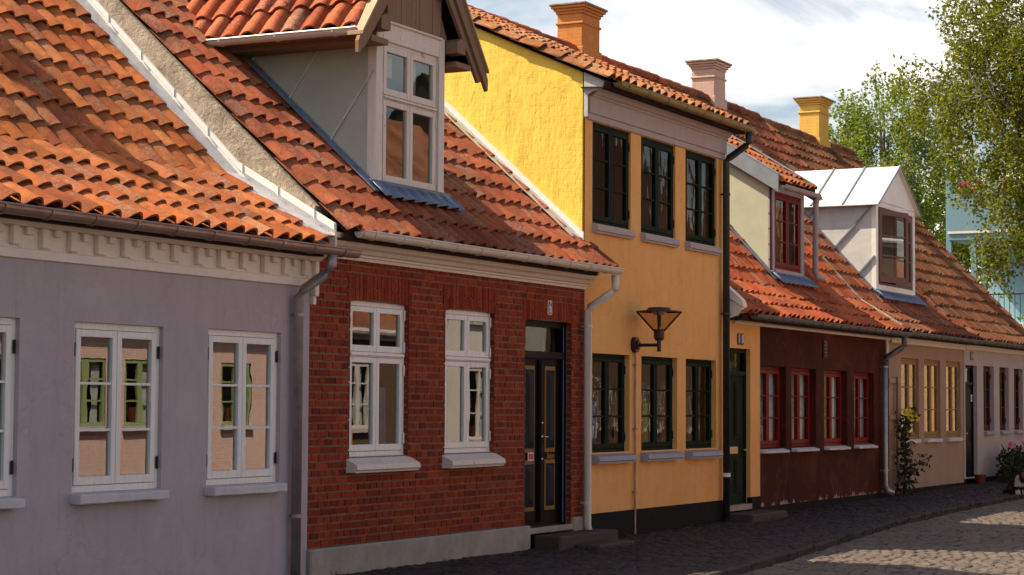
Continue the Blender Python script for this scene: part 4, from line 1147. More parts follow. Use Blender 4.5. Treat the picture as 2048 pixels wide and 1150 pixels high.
# number plates
def octo(mb, cx, cz, w, hh, ch, y0, y1):
    mb.prism([(-w, -hh + ch), (-w + ch, -hh), (w - ch, -hh), (w, -hh + ch), (w, hh - ch), (w - ch, hh), (-w + ch, hh), (-w, hh - ch)], y0, y1, lambda u, v, t: (cx + u, t, cz + v))
def plate(txt, x, z, w, hh, y, label, name, sx=.75, size=.16, chars=1):
    t = thing(name, label, 'house number', (x, y, z - hh))
    for i, ch in enumerate(txt):
        cx = x + (i - (len(txt) - 1) / 2) * w * 2.02
        mb = MB(); octo(mb, cx, z, w, hh, .02, y - .008, y); mb.mi = 1
        octo(mb, cx, z, w - .012, hh - .012, .018, y - .010, y - .0085); mb.mi = 0
        mb.build('enamel_plate', [M['enamel_white'] if chars == 1 else M['enamel_black'], M['enamel_black']], t)
        text_mesh(ch, size, .0015, Matrix.Translation((cx, y - .012, z)) @ Matrix.Rotation(math.pi / 2, 4, 'X'), 'digit', M['enamel_white'], t, sx, 0, .004)
plate('6', 21.10, 2.755, .055, .085, -.008, 'black enamel number 6 with a white rim on the brick arch', 'number_sign', .7, .19)
plate('10', 27.32, 2.585, .065, .085, -.006, 'pair of black plates reading 10 above the green door', 'number_sign', .9, .17, 2)
plate('14', 40.27, 2.66, .06, .085, -.008, 'pair of black plates reading 14 above the door of the end cottage', 'number_sign', .85, .17, 2)
mb = MB(); mb.box(40.40, 40.52, .051, .055, 1.74, 1.88); mb.mi = 1; mb.box(40.43, 40.49, .048, .051, 1.77, 1.85); tag(mb.build('sticker', [M['enamel_white'], M['sticker_red']]), 'small red and white sticker on the door of the end cottage', 'sticker')
mb = MB(); mb.box(16.80, 16.87, .052, .055, 1.20, 1.36); mb.mi = 1
for k in range(4): mb.box(16.82, 16.85, .050, .052, 1.225 + k * .033, 1.245 + k * .033)
tag(mb.build('sticker', [M['sticker_orange'], M['brown_paint']]), 'orange sticker in the lower corner of a brick cottage window', 'sticker')

# wall lamp
LX = 23.53; LY = -.36
t = thing('wall_lamp', 'brown wall lamp with a flared glass shade on a bracket between the yellow storeys', 'lamp', (LX, -.02, 2.39))
mb = MB()
for i in range(18):
    pass
mb.prism([(.085 * math.cos(2 * math.pi * k / 18), .10 * math.sin(2 * math.pi * k / 18)) for k in range(18)], -.06, 0, lambda u, v, t: (LX + u, t, 2.39 + v))
mb.prism([(.05 * math.cos(2 * math.pi * k / 14), .06 * math.sin(2 * math.pi * k / 14)) for k in range(14)], -.085, -.06, lambda u, v, t: (LX + u, t, 2.39 + v))
mb.build('wall_plate', M['lamp_metal'], t, smooth=False)
mb = MB(); mb.tube([(LX, -.06, 2.385), (LX, LY, 2.385)], .022, 10); mb.tube([(LX, LY, 2.30), (LX, LY, 2.47)], .026, 12); mb.build('arm', M['lamp_metal'], t)
mb = MB(); mb.lathe((LX, LY, 2.44), [(0, 0), (.05, 0), (.055, .02), (.068, .03), (.068, .14), (.062, .145), (.0, .145)], 16); mb.build('cup', M['lamp_metal'], t)
z0, z1, r0, r1 = 2.575, 2.81, .065, .285
mb = MB(); mb.lathe((LX, LY, 0), [(r0, z0), (r1 - .008, z1)], 32); mb.build('glass_shade', M['lamp_glass'], t, smooth=True)
mb = MB()
for k in range(4):
    a = rad(20) + k * math.pi / 2
    mb.tube([(LX + r0 * math.cos(a), LY + r0 * math.sin(a), z0 - .01), (LX + r1 * math.cos(a), LY + r1 * math.sin(a), z1)], .013, 6)
mb.lathe((LX, LY, z1 - .008), [(r1 - .03, 0), (r1 + .006, 0), (r1 + .006, .014), (r1 - .03, .018)], 32)
mb.build('frame', M['lamp_metal'], t)
mb = MB(); mb.lathe((LX, LY, z1 + .006), [(r1 - .02, 0), (.16, .012), (.14, .045), (0, .055)], 32); mb.build('lid', M['lamp_metal'], t, smooth=False)
mb = MB(); mb.lathe((LX, LY, z1 - .05), [(0, 0), (.05, .005), (.09, .03), (.10, .05)], 16); mb.tube([(LX, LY, z0), (LX, LY, z0 + .03)], .02, 8); mb.build('lamp_holder', M['enamel_white'], t)
mb = MB(); mb.tube([(LX + .0, -.03, 2.3), (LX + .01, -.028, 2.2), (LX + .01, -.028, -.02)], .014, 8)
for z in (2.12, 1.3, .5): mb.box(LX - .02, LX + .04, -.044, -.005, z, z + .025)
mb.build('conduit', M['lamp_metal'] if 0 else M['copper'], t)

mb = MB()
rw = random.Random(44)
for k in range(150):
    x = rw.uniform(16, 44); y = rw.choice((K(x) - rw.uniform(.0, .12), -.03 - rw.random() * .06)); y = y if rw.random() < .8 else rw.uniform(K(x), 0)
    for q in range(rw.randint(5, 12)):
        a = rw.uniform(0, 6.28); hh = rw.uniform(.02, .075); b = Vector((x + rw.gauss(0, .03), y + rw.gauss(0, .015), G(x) - .02)); t_ = b + Vector((math.cos(a) * hh * .6, math.sin(a) * hh * .6, hh)); w_ = Vector((-math.sin(a), math.cos(a), 0)) * .008
        mb.raw([b - w_, b + w_, t_], [(0, 1, 2)])
o = mb.build('weeds', M['leaf_dark']); o['kind'] = 'stuff'; o['label'] = 'small weeds growing in the cobble joints and along the kerb'; o['category'] = 'weeds'

# curtains and things behind the glass
def drape(x0, x1, z0, z1, y, mat, label, group=None, folds=7, name='curtain', amp=.02):
    mb = MB(); n = folds * 6; ph = R.random() * 6; r = random.Random(int(x0 * 97))
    def pt(i, f):
        X = x0 + (x1 - x0) * i / n; z = z0 + (z1 - z0) * f
        return (X, y + amp * (math.sin(i / n * folds * 2 * math.pi + ph) + .4 * math.sin(i * 1.7)) * (1.2 - .5 * f), z)
    for i in range(n): mb.face([pt(i, 0), pt(i + 1, 0), pt(i + 1, 1), pt(i, 1)])
    return tag(mb.build(name, mat, smooth=True, solid=.004), label, 'curtain' if name == 'curtain' else 'cloth', group)
lab = ['first', 'second', 'third', 'fourth']
for i, o in enumerate(nops):
    sp_ = [(o[0] + .20, o[0] + .62), (o[0] + .80, o[0] + 1.22)] if i < 2 else [(o[0] + .86, o[0] + 1.16)]
    for j, (a, b) in enumerate(sp_):
        drape(a, b, o[2], o[3], .185, M['curtain'], 'white net curtain behind the %s sash of the %s red window from the green door' % (('left', 'right')[j] if i < 2 else 'right', lab[i]), 'net curtains in the brown cottage', 4, amp=.012)
drape(17.33, 17.66, 1.12, 1.78, .16, M['curtain_blue'], 'blue half curtain behind the right pane of the brick cottage window nearest the copper pipe', None, 5, amp=.012)
drape(18.72, 18.98, 1.1, 2.62, .24, M['curtain'], 'white curtain behind the brick cottage window beside the black door', None, 4)
drape(24.22, 24.36, 1.07, 1.64, .16, M['cloth_yellow'], 'narrow yellow green cloth hanging in the middle lower window of the yellow house', None, 2, 'cloth', .012)
drape(24.44, 24.62, 1.07, 1.64, .16, M['cloth_yellow'], 'wider yellow green cloth beside the red cloth in the yellow house window', None, 2, 'cloth', .012)
drape(24.86, 25.04, 1.07, 1.60, .17, M['cloth_red'], 'bright red cloth in the middle lower window of the yellow house', None, 2, 'cloth', .012)
drape(22.62, 22.76, 1.07, 1.66, .16, M['cloth_blue'], 'blue cloth in the lower window of the yellow house nearest the cream downpipe', None, 2, 'cloth', .012)
drape(23.30, 23.50, 1.07, 1.52, .17, M['cloth_red'], 'dark red cloth in the lower window of the yellow house nearest the cream downpipe', None, 2, 'cloth', .012)
drape(18.33, 18.60, 4.9, 5.36, dY + .12, M['curtain'], 'white roller blind behind the upper right pane of the tall timber dormer', None, 1, 'roller_blind', .001)['category'] = 'blind'
drape(17.78, 18.1, 5.05, 5.36, dY + .12, M['curtain'], 'white roller blind behind the upper left pane of the tall timber dormer', None, 1, 'roller_blind', .001)['category'] = 'blind'
mb = MB(); mb.lathe((14.98, .14, .90), [(0, 0), (.025, 0), (.025, .12), (.012, .14), (.012, .19), (0, .19)], 12); mb.mi = 1; mb.lathe((14.98, .14, .93), [(.026, 0), (.026, .07)], 12)
tag(mb.build('bottle', [M['bottle'], M['sticker_red']]), 'white bottle with a red label standing inside the grey cottage window by the copper pipe', 'bottle')

# plants -----------------------------------------------------------------
def leafq(mb, p, s, r, droop=.3, asp=.6):
    d = Vector((r.gauss(0, 1), r.gauss(0, 1), r.gauss(0, .7) - droop)).normalized()
    u = d.cross(Vector((r.gauss(0, 1), r.gauss(0, 1), r.gauss(0, 1)))).normalized()
    s *= r.uniform(.7, 1.25)
    p = Vector(p); a = d * s; b = u * s * asp * .5; nrm = d.cross(u) * s * .12
    mb.raw([p, p + a * .45 + b + nrm, p + a, p + a * .45 - b + nrm], [(0, 1, 2), (0, 2, 3)])
def bloom(mb, c, s, r):
    for ring, (n, rr, up) in enumerate(((5, 1, .2), (5, .75, .5), (4, .45, .8))):
        for k in range(n):
            a = 2 * math.pi * (k + ring * .4) / n + r.random() * .3
            N_ = Vector((-.45, -.75, .5)).normalized(); U_ = N_.cross(Vector((0, 0, 1))).normalized(); W_ = N_.cross(U_)
            d = U_ * math.cos(a) + W_ * math.sin(a); t = N_.cross(d)
            c0 = Vector(c)
            p1 = c0 + d * s * rr * .6 + t * s * rr * .45 + N_ * (s * up * .5); p2 = c0 + d * s * rr + N_ * (s * up); p3 = c0 + d * s * rr * .6 - t * s * rr * .45 + N_ * (s * up * .5)
            mb.raw([c0, p1, p2, p3], [(0, 1, 2, 3)])
t = thing('trellis', 'weathered wooden ladder trellis on the beige wall behind the yellow rose', 'trellis', (34.9, -.05, .06))
for x in (34.90,):
    mb = MB(); mb.box(x, x + .05, -.075, -.04, .06, 2.16); mb.build('upright', M['wood'], t)
for z in (2.05, 1.4, .78):
    mb = MB(); mb.box(34.55, 35.22, -.04, -.012, z, z + .075); mb.build('rung', M['wood_pale'], t)
rr = random.Random(12)
t = thing('climbing_rose', 'climbing rose with yellow blooms on the wooden trellis by the beige wall', 'rose', (34.85, -.2, .06))
mb = MB(); st = [[(34.85, -.2, .06), (34.82, -.22, .5), (34.95, -.2, .9), (35.02, -.18, 1.35), (35.2, -.22, 1.55)], [(34.86, -.2, .06), (35.0, -.25, .45), (35.4, -.3, .62), (35.95, -.35, .72)], [(34.84, -.2, .06), (34.75, -.25, .6), (34.62, -.22, 1.1), (34.66, -.2, 1.3)]]
for s_ in st: mb.tube(s_, .016, 6, True, .006)
mb.build('stem', M['stem'], t)
mb = MB()
for i in range(520):
    s_ = st[0] if rr.random() < .6 else rr.choice(st[1:]); k = rr.randrange(len(s_) - 1); f = rr.random()
    p = Vector(s_[k]).lerp(Vector(s_[k + 1]), f) + Vector((rr.gauss(0, .11), rr.gauss(0, .06), rr.gauss(0, .07)))
    if p.y > -.03: p.y = -.05
    leafq(mb, p, .085, rr, .4, .7)
mb.build('foliage', M['leaf_dark'], t)
for c in ((34.78, -.24, 1.52), (35.02, -.24, 1.53), (34.98, -.28, 1.42), (35.36, -.26, 1.42), (35.38, -.2, 1.56)):
    mb = MB(); bloom(mb, c, .085 if c[2] < 1.55 else .045, rr); mb.build('bloom', M['yellow_petal'], t)
t = thing('rose_bush', 'dark bushy rose with pink and magenta blooms before the pale end cottage', 'bush', (42.2, -.45, .1))
mb = MB()
for k in range(9): mb.tube([(42.2 + rr.uniform(-.2, .2), -.45, .1), (42.0 + rr.uniform(-.9, 1.4), -.5 + rr.uniform(-.2, .2), .7 + rr.uniform(0, .2))], .014, 5, True, .005)
mb.build('stem', M['stem'], t)
mb = MB()
for i in range(1500):
    a = rr.uniform(0, 2 * math.pi); q = rr.random() ** .5
    p = (42.2 + 1.35 * q * math.cos(a), -.48 + .28 * q * math.sin(a), .12 + rr.random() * (.72 - .25 * q * abs(math.cos(a))))
    leafq(mb, p, .085, rr, .3, .7)
mb.build('foliage', M['leaf_dark'], t)
for c, m in (((40.98, -.6, .86), 'pink_petal'), ((41.75, -.7, .88), 'pink_petal'), ((41.72, -.72, .74), 'pink_petal'), ((42.25, -.66, .92), 'pink_petal'), ((42.35, -.75, .64), 'magenta_petal'), ((42.9, -.7, .85), 'pink_petal')):
    mb = MB(); bloom(mb, c, .10, rr); mb.build('bloom', M[m], t)
mb = MB(); mb.lathe((40.1, -.2, .1), [(0, 0), (.08, 0), (.11, .15), (.12, .15), (.12, .18), (.10, .18), (.09, .14), (0, .14)], 16)
tag(mb.build('flower_pot', M['terracotta']), 'small terracotta pot on the pavement at the door of the end cottage', 'pot')

# dog at the kerb
def skin(verts, edges, radii, sub=2):
    me = bpy.data.meshes.new('skin'); me.from_pydata(verts, edges, []); o = bpy.data.objects.new('skin', me); COL.objects.link(o)
    mo = o.modifiers.new('s', 'SKIN'); o.modifiers.new('u', 'SUBSURF').levels = sub
    for i, rd in enumerate(radii):
        sv = me.skin_vertices[0].data[i]; sv.radius = (rd, rd) if not isinstance(rd, tuple) else rd; sv.use_root = (i == 0)
    m2 = bpy.data.meshes.new_from_object(o.evaluated_get(bpy.context.evaluated_depsgraph_get()))
    bpy.data.objects.remove(o); return m2
dv = [(0, 0, .16), (.0, .16, .24), (0, .32, .30), (0, .40, .38), (0, .50, .46), (0, .60, .44), (0, .66, .425),      # pelvis, mid, chest, neck, skull, muzzle, nose
      (.07, .36, .20), (.075, .37, .09), (.075, .40, .02), (-.07, .36, .20), (-.075, .37, .09), (-.075, .40, .02),
      (.10, .06, .13), (.12, .18, .10), (.11, .10, .035), (.11, .24, .02), (-.10, .06, .13), (-.12, .18, .10), (-.11, .10, .035), (-.11, .24, .02),
      (.05, -.12, .07), (.16, -.16, .05), (.045, .47, .53), (-.045, .47, .53)]
de = [(0, 1), (1, 2), (2, 3), (3, 4), (4, 5), (5, 6), (2, 7), (7, 8), (8, 9), (2, 10), (10, 11), (11, 12), (0, 13), (13, 14), (14, 15), (15, 16), (0, 17), (17, 18), (18, 19), (19, 20), (0, 21), (21, 22), (4, 23), (4, 24)]
drd = [.12, .125, .125, .085, .068, .036, .022, .045, .03, .032, .045, .03, .032, .07, .055, .032, .03, .07, .055, .032, .03, .05, .045, .022, .022]
dm = skin(dv, de, drd, 2)
t = thing('dog', 'long haired dark brown dog with a white ruff sitting at the right edge', 'dog', (36.42, -1.76, .07))
Rz = Matrix.Translation((36.42, -1.76, .07)) @ Matrix.Rotation(rad(128), 4, 'Z') @ Matrix.Scale(.85, 4)
mb = MB(); rr2 = random.Random(3)
for p in dm.polygons:
    c = p.center
    ruff = .20 < c.z < .41 and .30 < c.y < .43
    mb.mi = 1 if (ruff or (c.y > .3 and c.z < .12)) else (2 if (c.y > .5 and c.z < .47) else 0)
    mb.raw([Rz @ dm.vertices[i].co for i in p.vertices], [tuple(range(len(p.vertices)))])
    if rr2.random() < .8 and c.y < .5:      # locks of hair
        q = c + p.normal * .0; d = (p.normal * .5 + Vector((0, -.5, -.7))).normalized() * .06
        s_ = p.normal.cross(d).normalized() * .012
        mb.raw([Rz @ (q - s_), Rz @ (q + s_), Rz @ (q + d)], [(0, 1, 2)])
mb.build('body', [M['fur_dark'], M['fur_white'], M['fur_tan']], t, smooth=True)
for s_ in (-1, 1):
    mb = MB(); c = Rz @ Vector((s_ * .035, .545, .475)); mb.lathe(c, [(0, -.009), (.008, -.004), (.008, .004), (0, .009)], 8); mb.build('eye', M['enamel_black'], t)
mb = MB(); c = Rz @ Vector((0, .685, .425)); mb.lathe(c, [(0, -.014), (.016, -.005), (.016, .006), (0, .013)], 10); mb.build('nose', M['enamel_black'], t)

# ------------------------------------------------------------------ trees
def tree(name, label, base, crown_c, rad3, nst, nleaf, leaf, lmat, seed, thr=.0, trunk_r=.2, strand=1.1, group=None, limbs=9, lobes=()):
    r = random.Random(seed); t = thing(name, label, 'tree', base)
    cc = Vector(crown_c); tb = MB()
    b0 = Vector(base)
    mid = b0.lerp(cc, .6) + Vector((r.uniform(-.3, .3), r.uniform(-.3, .3), 0))
    top = cc + Vector((0, 0, rad3[2] * .7))
    tb.tube([b0, b0.lerp(mid, .5), mid, cc, top], trunk_r, 8, True, .03)
    ends = []
    for k in range(limbs):
        a = 2 * math.pi * k / limbs + r.uniform(-.3, .3); f = r.uniform(.3, .95)
        st_ = mid.lerp(top, r.uniform(0, .75))
        e = cc + Vector((rad3[0] * f * math.cos(a), rad3[1] * f * math.sin(a), rad3[2] * r.uniform(-.25, .75)))
        m_ = st_.lerp(e, .55) + Vector((0, 0, .5))
        tb.tube([st_, st_.lerp(m_, .6), m_, e], trunk_r * .38, 6, True, .012); ends += [m_, e, m_.lerp(e, .5)]
    if lobes:
        for lc, lr in lobes[1]:
            e = Vector(lc); st_ = mid.lerp(top, .3); m_ = st_.lerp(e, .5) + Vector((0, 0, .3)); tb.tube([st_, m_, m_.lerp(e, .6), e + Vector((0, (e.y - m_.y) * .3, .25))], .07, 6, True, .01); ends += [m_, e, m_.lerp(e, .5)]
    lb = MB(); placed = 0; tries = 0
    while placed < nst and tries < nst * 8:
        tries += 1
        d = Vector((r.gauss(0, 1), r.gauss(0, 1), r.gauss(0, 1))).normalized() * (r.random() ** .42)
        lc, lr = (cc, rad3)
        if lobes and r.random() < lobes[0]: lc, lr = r.choice(lobes[1])
        p = Vector(lc) + Vector((d.x * lr[0], d.y * lr[1], d.z * lr[2]))
        nz = noise.noise(p * .8 + Vector((seed, 0, 0))) + .6 * noise.noise(p * 1.7)
        if nz < thr - .25 + .45 * max(0, d.length - .6): continue
        placed += 1
        if r.random() < .22:
            e = min(ends, key=lambda q: (q - p).length)
            tb.tube([e, e.lerp(p, .6) + Vector((0, 0, .15)), p], .016, 4, False, .006)
        L = strand * r.uniform(.5, 1.2); dx, dy = r.gauss(0, .22), r.gauss(0, .22)
        for k in range(nleaf):
            f = r.random()
            q = p + Vector((dx * f + r.gauss(0, .11), dy * f + r.gauss(0, .11), .2 - L * f + r.gauss(0, .07)))
            leafq(lb, q, leaf, r, .45, .7)
    tb.build('trunk', M['bark'], t, smooth=True); lb.build('crown', lmat, t)
    return t
tree('birch_tree', 'pale green birch rising behind the tiled roof ridge, left of the blue building', (76, 12.6, 0), (76, 12.7, 10.2), (3.4, 3.1, 4.8), 900, 32, .14, M['leaf_mid'], 5, .0, .24, 1.0, lobes=(.22, [((76, 15.0, 9.0), (1.2, 1.0, 1.3)), ((76, 14.2, 12.0), (1.4, 1.3, 1.4)), ((76, 11.0, 12.6), (1.5, 1.3, 1.3)), ((76, 14.8, 7.4), (1.0, .9, 1.4))]))
tree('birch_tree', 'big dark green birch hanging over the blue balcony at the right edge', (55, 1.2, 0), (54, 1.55, 10.4), (3.4, 2.8, 5.4), 1650, 34, .11, M['leaf_near'], 8, .0, .26, .85, lobes=(.16, [((54, 4.2, 10.7), (1.5, 1.5, 1.2)), ((54, 3.5, 8.9), (1.9, 1.9, 2.0)), ((54, 2.7, 6.0), (1.0, .9, 1.2)), ((54, 3.2, 12.6), (1.7, 1.4, 1.3))]))
tree('garden_tree', 'bright green tree filling the gap between the birch and the blue building', (82, 11.0, 0), (82, 11.6, 8.2), (3.0, 3.2, 4.6), 520, 34, .16, M['leaf_mid'], 15, -.1, .2, 1.0)
t = thing('garden_shrub', 'light green garden shrub below the blue balcony railing', 'shrub', (60.5, 4.0, .2))
mb = MB(); lb = MB()
for k in range(14):
    x, y = 60.5 + rr.uniform(-.7, .7), 3.9 + rr.uniform(-1.3, 1.1); z = rr.uniform(3.3, 4.6)
    mb.tube([(60.5 + (x - 60.5) * .3, 4 + (y - 4) * .4, .2), (x, y, z)], .02, 5, True, .006)
    for i in range(60):
        f = rr.uniform(.35, 1.03); leafq(lb, (x * f + 60.5 * (1 - f) + rr.gauss(0, .13), y * f + 4 * (1 - f) + rr.gauss(0, .13), .2 + (z - .2) * f), .13, rr, .1, .6)
mb.build('stem', M['stem'], t); lb.build('foliage', M['leaf_garden'], t)

# ------------------------------------------------------------------ blue building beyond the row
h = thing('blue_building', 'blue balconied building behind the trees at the end of the street', 'building', (66, 5, .2))
mb = MB(); mb.box(66.2, 74, -6, 6.15, .0, 9.2); mb.build('wall', M['blue_wall'], h)
mb = MB(); mb.box(64.1, 66.2, -6, 6.92, 7.05, 7.25); mb.mi = 1; mb.box(64.05, 66.2, -6, 6.95, 7.25, 7.33); mb.box(64.1, 66.2, -6, 6.3, 4.15, 4.35); mb.build('balcony_slab', [M['blue_panel'], M['blue_white']], h)
mb = MB(); mb.box(64.06, 64.12, -6, 6.9, 7.34, 8.55); mb.box(64.12, 66.2, 6.84, 6.9, 7.34, 8.55); mb.build('parapet_panel', M['blue_panel'], h)
for y in (6.86, 6.05, 5.72, 3.35): 
    mb = MB(); mb.box(64.15, 64.33, y, y + .17, .1, 9.0 if y > 6.5 else 7.04); mb.build('column', M['blue_panel'], h)
mb = MB(); mb.box(64.12, 64.15, -6, 5.7, 5.24, 5.28); y = -2.0
while y < 5.7: mb.box(64.12, 64.14, y, y + .018, 4.36, 5.25); y += .17
mb.build('railing', M['iron'], h)
mb = MB(); mb.box(66.16, 66.2, 3.5, 4.5, 4.36, 6.5); mb.build('balcony_door', M['brown_paint'], h)
mb = MB()
for z in (3.2, 3.55, 3.9): mb.box(63.6, 63.64, -3, 5.6, z, z + .16)
for y in (-2, 0, 2, 4, 5.4): mb.box(63.64, 63.72, y, y + .1, .2, 4.1)
tag(mb.build('board_fence', M['wood']), 'brown board fence below the blue balcony railing', 'fence')
for k, y in enumerate((6.3, 4.9)):
    t = thing('flower_box', ('pink flowers on the upper blue parapet at its left corner', 'pink flowers on the upper blue parapet right of the corner ones')[k], 'flowers', (64.2, y, 8.55), 'flowers on the blue parapet')
    mb = MB(); mb.box(64.0, 64.22, y - .3, y + .3, 8.55, 8.7); mb.build('planter', M['terracotta'], t)
    mb = MB()
    for i in range(14): bloom(mb, (64.1 + rr.gauss(0, .08), y + rr.uniform(-.3, .3), 8.76 + rr.random() * .14), .09, rr)
    mb.build('blooms', M['pink_petal'], t)

# ------------------------------------------------------------------ houses across the street, mirrored in the panes
OY = -12.2
def opp(x0, x1, wall_m, zt, wins, win_m, label, roof_m, name='opposite_house', door_=None, slope=.9):
    h = thing(name, label, 'house', ((x0 + x1) / 2, OY, 0))
    mb = MB(); ops = [(x0, x1, 0, 0)]
    xs = sorted({x0, x1, *[v for w in wins for v in w[:2]]}); zs = sorted({-.2, zt, *[v for w in wins for v in w[2:4]]})
    for a, b in zip(xs, xs[1:]):
        for c, d in zip(zs, zs[1:]):
            if any(w[0] < (a + b) / 2 < w[1] and w[2] < (c + d) / 2 < w[3] for w in wins): continue
            mb.face([(a, OY, c), (a, OY, d), (b, OY, d), (b, OY, c)])
    mb.box(x0, x1, OY - 7, OY - 6.8, -.2, zt)
    mb.face([(x0, OY, -.2), (x0, OY, zt), (x0, OY - 7, zt), (x0, OY - 7, -.2)]); mb.face([(x1, OY, -.2), (x1, OY, zt), (x1, OY - 7, zt), (x1, OY - 7, -.2)])
    mb.build('wall', wall_m, h)
    mb = MB(); mb.box(x0, x1, OY, OY + .12, zt - .14, zt); mb.tube([(x0, OY + .28, zt + .02), (x1, OY + .28, zt + .02)], .07, 8); mb.build('cornice', M['enamel_white'], h)
    mb = MB(); mb.face([(x0, OY + .3, zt), (x1, OY + .3, zt), (x1, OY - 3.5, zt + 3.8 * slope), (x0, OY - 3.5, zt + 3.8 * slope)]); mb.face([(x0, OY - 7.3, zt), (x1, OY - 7.3, zt), (x1, OY - 3.5, zt + 3.8 * slope), (x0, OY - 3.5, zt + 3.8 * slope)])
    for X in (x0, x1): mb.face([(X, OY, zt), (X, OY - 3.5, zt + 3.5 * slope), (X, OY - 7, zt)])
    mb.build('roof', roof_m, h)
    for w in wins:
        a, b, c, d = w
        mb = MB(); f = .07
        mb.box(a, a + f, OY - .08, OY - .02, c, d); mb.box(b - f, b, OY - .08, OY - .02, c, d); mb.box(a + f, b - f, OY - .08, OY - .02, d - f, d); mb.box(a + f, b - f, OY - .08, OY - .02, c, c + f); m_ = (a + b) / 2
        mb.box(m_ - .07, m_ + .07, OY - .08, OY - .015, c + f, d - f)
        for q in (.36, .68): mb.box(a + f, b - f, OY - .075, OY - .03, c + (d - c) * q, c + (d - c) * q + .03)
        o = mb.build('window', win_m, h)
        mb = MB(); mb.face([(a, OY - .05, c), (a, OY - .05, d), (b, OY - .05, d), (b, OY - .05, c)]); mb.build('pane', M['glass_curt'], o)
        for p_, q_, cm in ((a + f, a + f + .16, 'curtain'), (b - f - .2, b - f, 'curtain'), (a + .02, b - .02, 'room')):
            mb = MB(); yy = OY - (.14 if cm == 'curtain' else .6); mb.face([(p_, yy, c), (p_, yy, d), (q_, yy, d), (q_, yy, c)]); mb.build('curtain' if cm == 'curtain' else 'room_lining', M[cm], o)
        mb = MB(); mb.box(a + .3, a + .42, OY - .13, OY - .09, c + .07, c + .34); mb.build('ornament', M['terracotta'], o)
        mb = MB(); mb.box(a - .05, b + .05, OY, OY + .12, c - .09, c); mb.build('sill', M['stone_sill'], o)
opp(20, 34.8, M['pink_wall'], 3.05, [(22.3, 23.4, 1.2, 2.4), (24.6, 25.7, 1.2, 2.4), (27.15, 28.25, 1.2, 2.4), (28.75, 29.7, 1.2, 2.4), (31.7, 32.7, 1.2, 2.4)], M['lime_green'], 'salmon house with pale green windows, seen mirrored in the grey cottage windows', M['t_brick'])
opp(34.85, 39.2, M['opp_dark'], 3.15, [(36.2, 37.2, 1.1, 2.5)], M['white_paint'], 'dark walled house with a red roof, seen mirrored in the first brick cottage window', M['t_brick'])
opp(39.25, 46, M['opp_white'], 5.6, [(41.7, 42.7, .8, 2.5), (39.7, 40.5, 3.6, 5.0), (41.7, 42.7, 3.6, 5.0), (44.2, 45.2, .8, 2.5)], M['white_paint'], 'tall white house, seen mirrored in the brick cottage window beside the door', M['t_brick'])
opp(46.05, 58, M['opp_dark'], 6.3, [(48, 49, 1, 2.3), (51, 52, 1, 2.3), (54, 55, 1, 2.3)], M['white_paint'], 'long umber house, seen mirrored in the yellow house windows', M['underlay'], slope=1.1)
opp(72, 88, M['opp_buff'], 6.2, [(75, 76, .9, 2.3), (78.4, 79.6, .6, 2.9), (82, 83, .9, 2.3)], M['white_paint'], 'buff brick house, seen mirrored in the ochre windows of the beige cottage', M['t_brick'])
tree('street_tree', 'street tree across the road, seen mirrored in the red windows of the brown cottage', (63, -13.5, 0), (64, -13.5, 4.6), (5, 2.4, 3.6), 220, 30, .22, M['leaf_near'], 25, -.2, .2, 1.0)

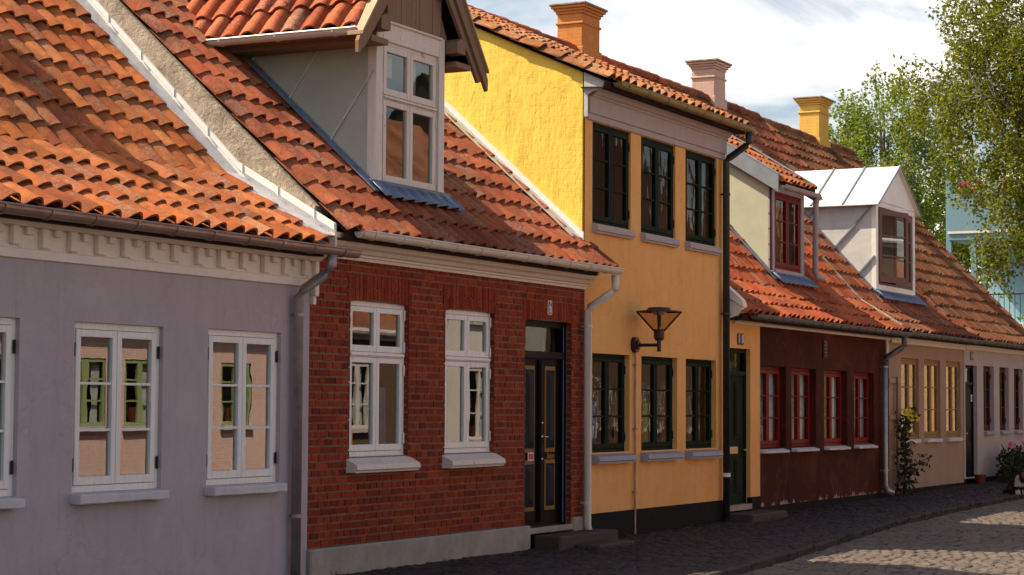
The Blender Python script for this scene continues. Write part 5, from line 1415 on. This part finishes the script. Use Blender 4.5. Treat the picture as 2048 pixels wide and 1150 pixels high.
# ------------------------------------------------------------------ sun, sky, camera
S = Vector((-.42, 1.0, 1.30)).normalized()
el = math.asin(S.z); az = math.atan2(S.x, S.y)
sun = bpy.data.lights.new('sun', 'SUN'); sun.energy = 5.0; sun.angle = rad(.55); sun.color = (1, .83, .62)
so = bpy.data.objects.new('sun', sun); COL.objects.link(so)
so.rotation_euler = S.to_track_quat('Z', 'Y').to_euler(); so.location = (0, 0, 30)
w = bpy.data.worlds.new('World'); scene.world = w; w.use_nodes = True
nt = w.node_tree; nt.nodes.clear()
out = nd(nt, 'ShaderNodeOutputWorld'); bg = nd(nt, 'ShaderNodeBackground'); bg.inputs[1].default_value = .105
sky = nd(nt, 'ShaderNodeTexSky'); sky.sky_type = 'NISHITA'; sky.sun_disc = False; sky.sun_elevation = el; sky.sun_rotation = az % (2 * math.pi); sky.dust_density = 3.0; sky.air_density = .9; sky.ozone_density = .6
tc = nd(nt, 'ShaderNodeTexCoord'); mp = nd(nt, 'ShaderNodeMapping'); mp.inputs['Scale'].default_value = (1, 1, 3.2)
nt.links.new(tc.outputs['Generated'], mp.inputs[0])
sx_ = nd(nt, 'ShaderNodeSeparateXYZ'); nt.links.new(tc.outputs['Generated'], sx_.inputs[0])
low_ = ramp(nt, sx_.outputs[2], [(.19, (1, 1, 1)), (.36, (.10, .10, .10))])
cn = noi(nt, mp.outputs[0], 3.4, 7, .55, .6)
cl = ramp(nt, cn, [(.45, (0, 0, 0)), (.62, (1, 1, 1))])
col = mixc(nt, math_(nt, 'MULTIPLY', cl, low_), mixc(nt, 1, sky.outputs[0], (1.0, .95, .87), 'MULTIPLY'), (8.6, 7.9, 7.1))
nt.links.new(col, bg.inputs[0]); nt.links.new(bg.outputs[0], out.inputs[0])
cam = bpy.data.cameras.new('camera'); co = bpy.data.objects.new('camera', cam); COL.objects.link(co); scene.camera = co
th, p, r = rad(27.514), rad(3.376), rad(.333)
fw = Vector((math.cos(th) * math.cos(p), math.sin(th) * math.cos(p), math.sin(p)))
rt = Vector((math.sin(th), -math.cos(th), 0)); upv = rt.cross(fw)
rt, upv = rt * math.cos(r) + upv * math.sin(r), upv * math.cos(r) - rt * math.sin(r)
co.matrix_world = Matrix(((rt.x, upv.x, -fw.x, 0), (rt.y, upv.y, -fw.y, -10.5), (rt.z, upv.z, -fw.z, 1.6), (0, 0, 0, 1)))
cam.sensor_width = 36; cam.lens = 4013.8 / 2048 * 36; cam.clip_start = .1; cam.clip_end = 5000
vs_ = scene.view_settings; vs_.view_transform = 'Standard'; vs_.look = 'None'; vs_.gamma = 1; vs_.exposure = 1.0
scene.cycles.max_bounces = 6; scene.cycles.transparent_max_bounces = 10
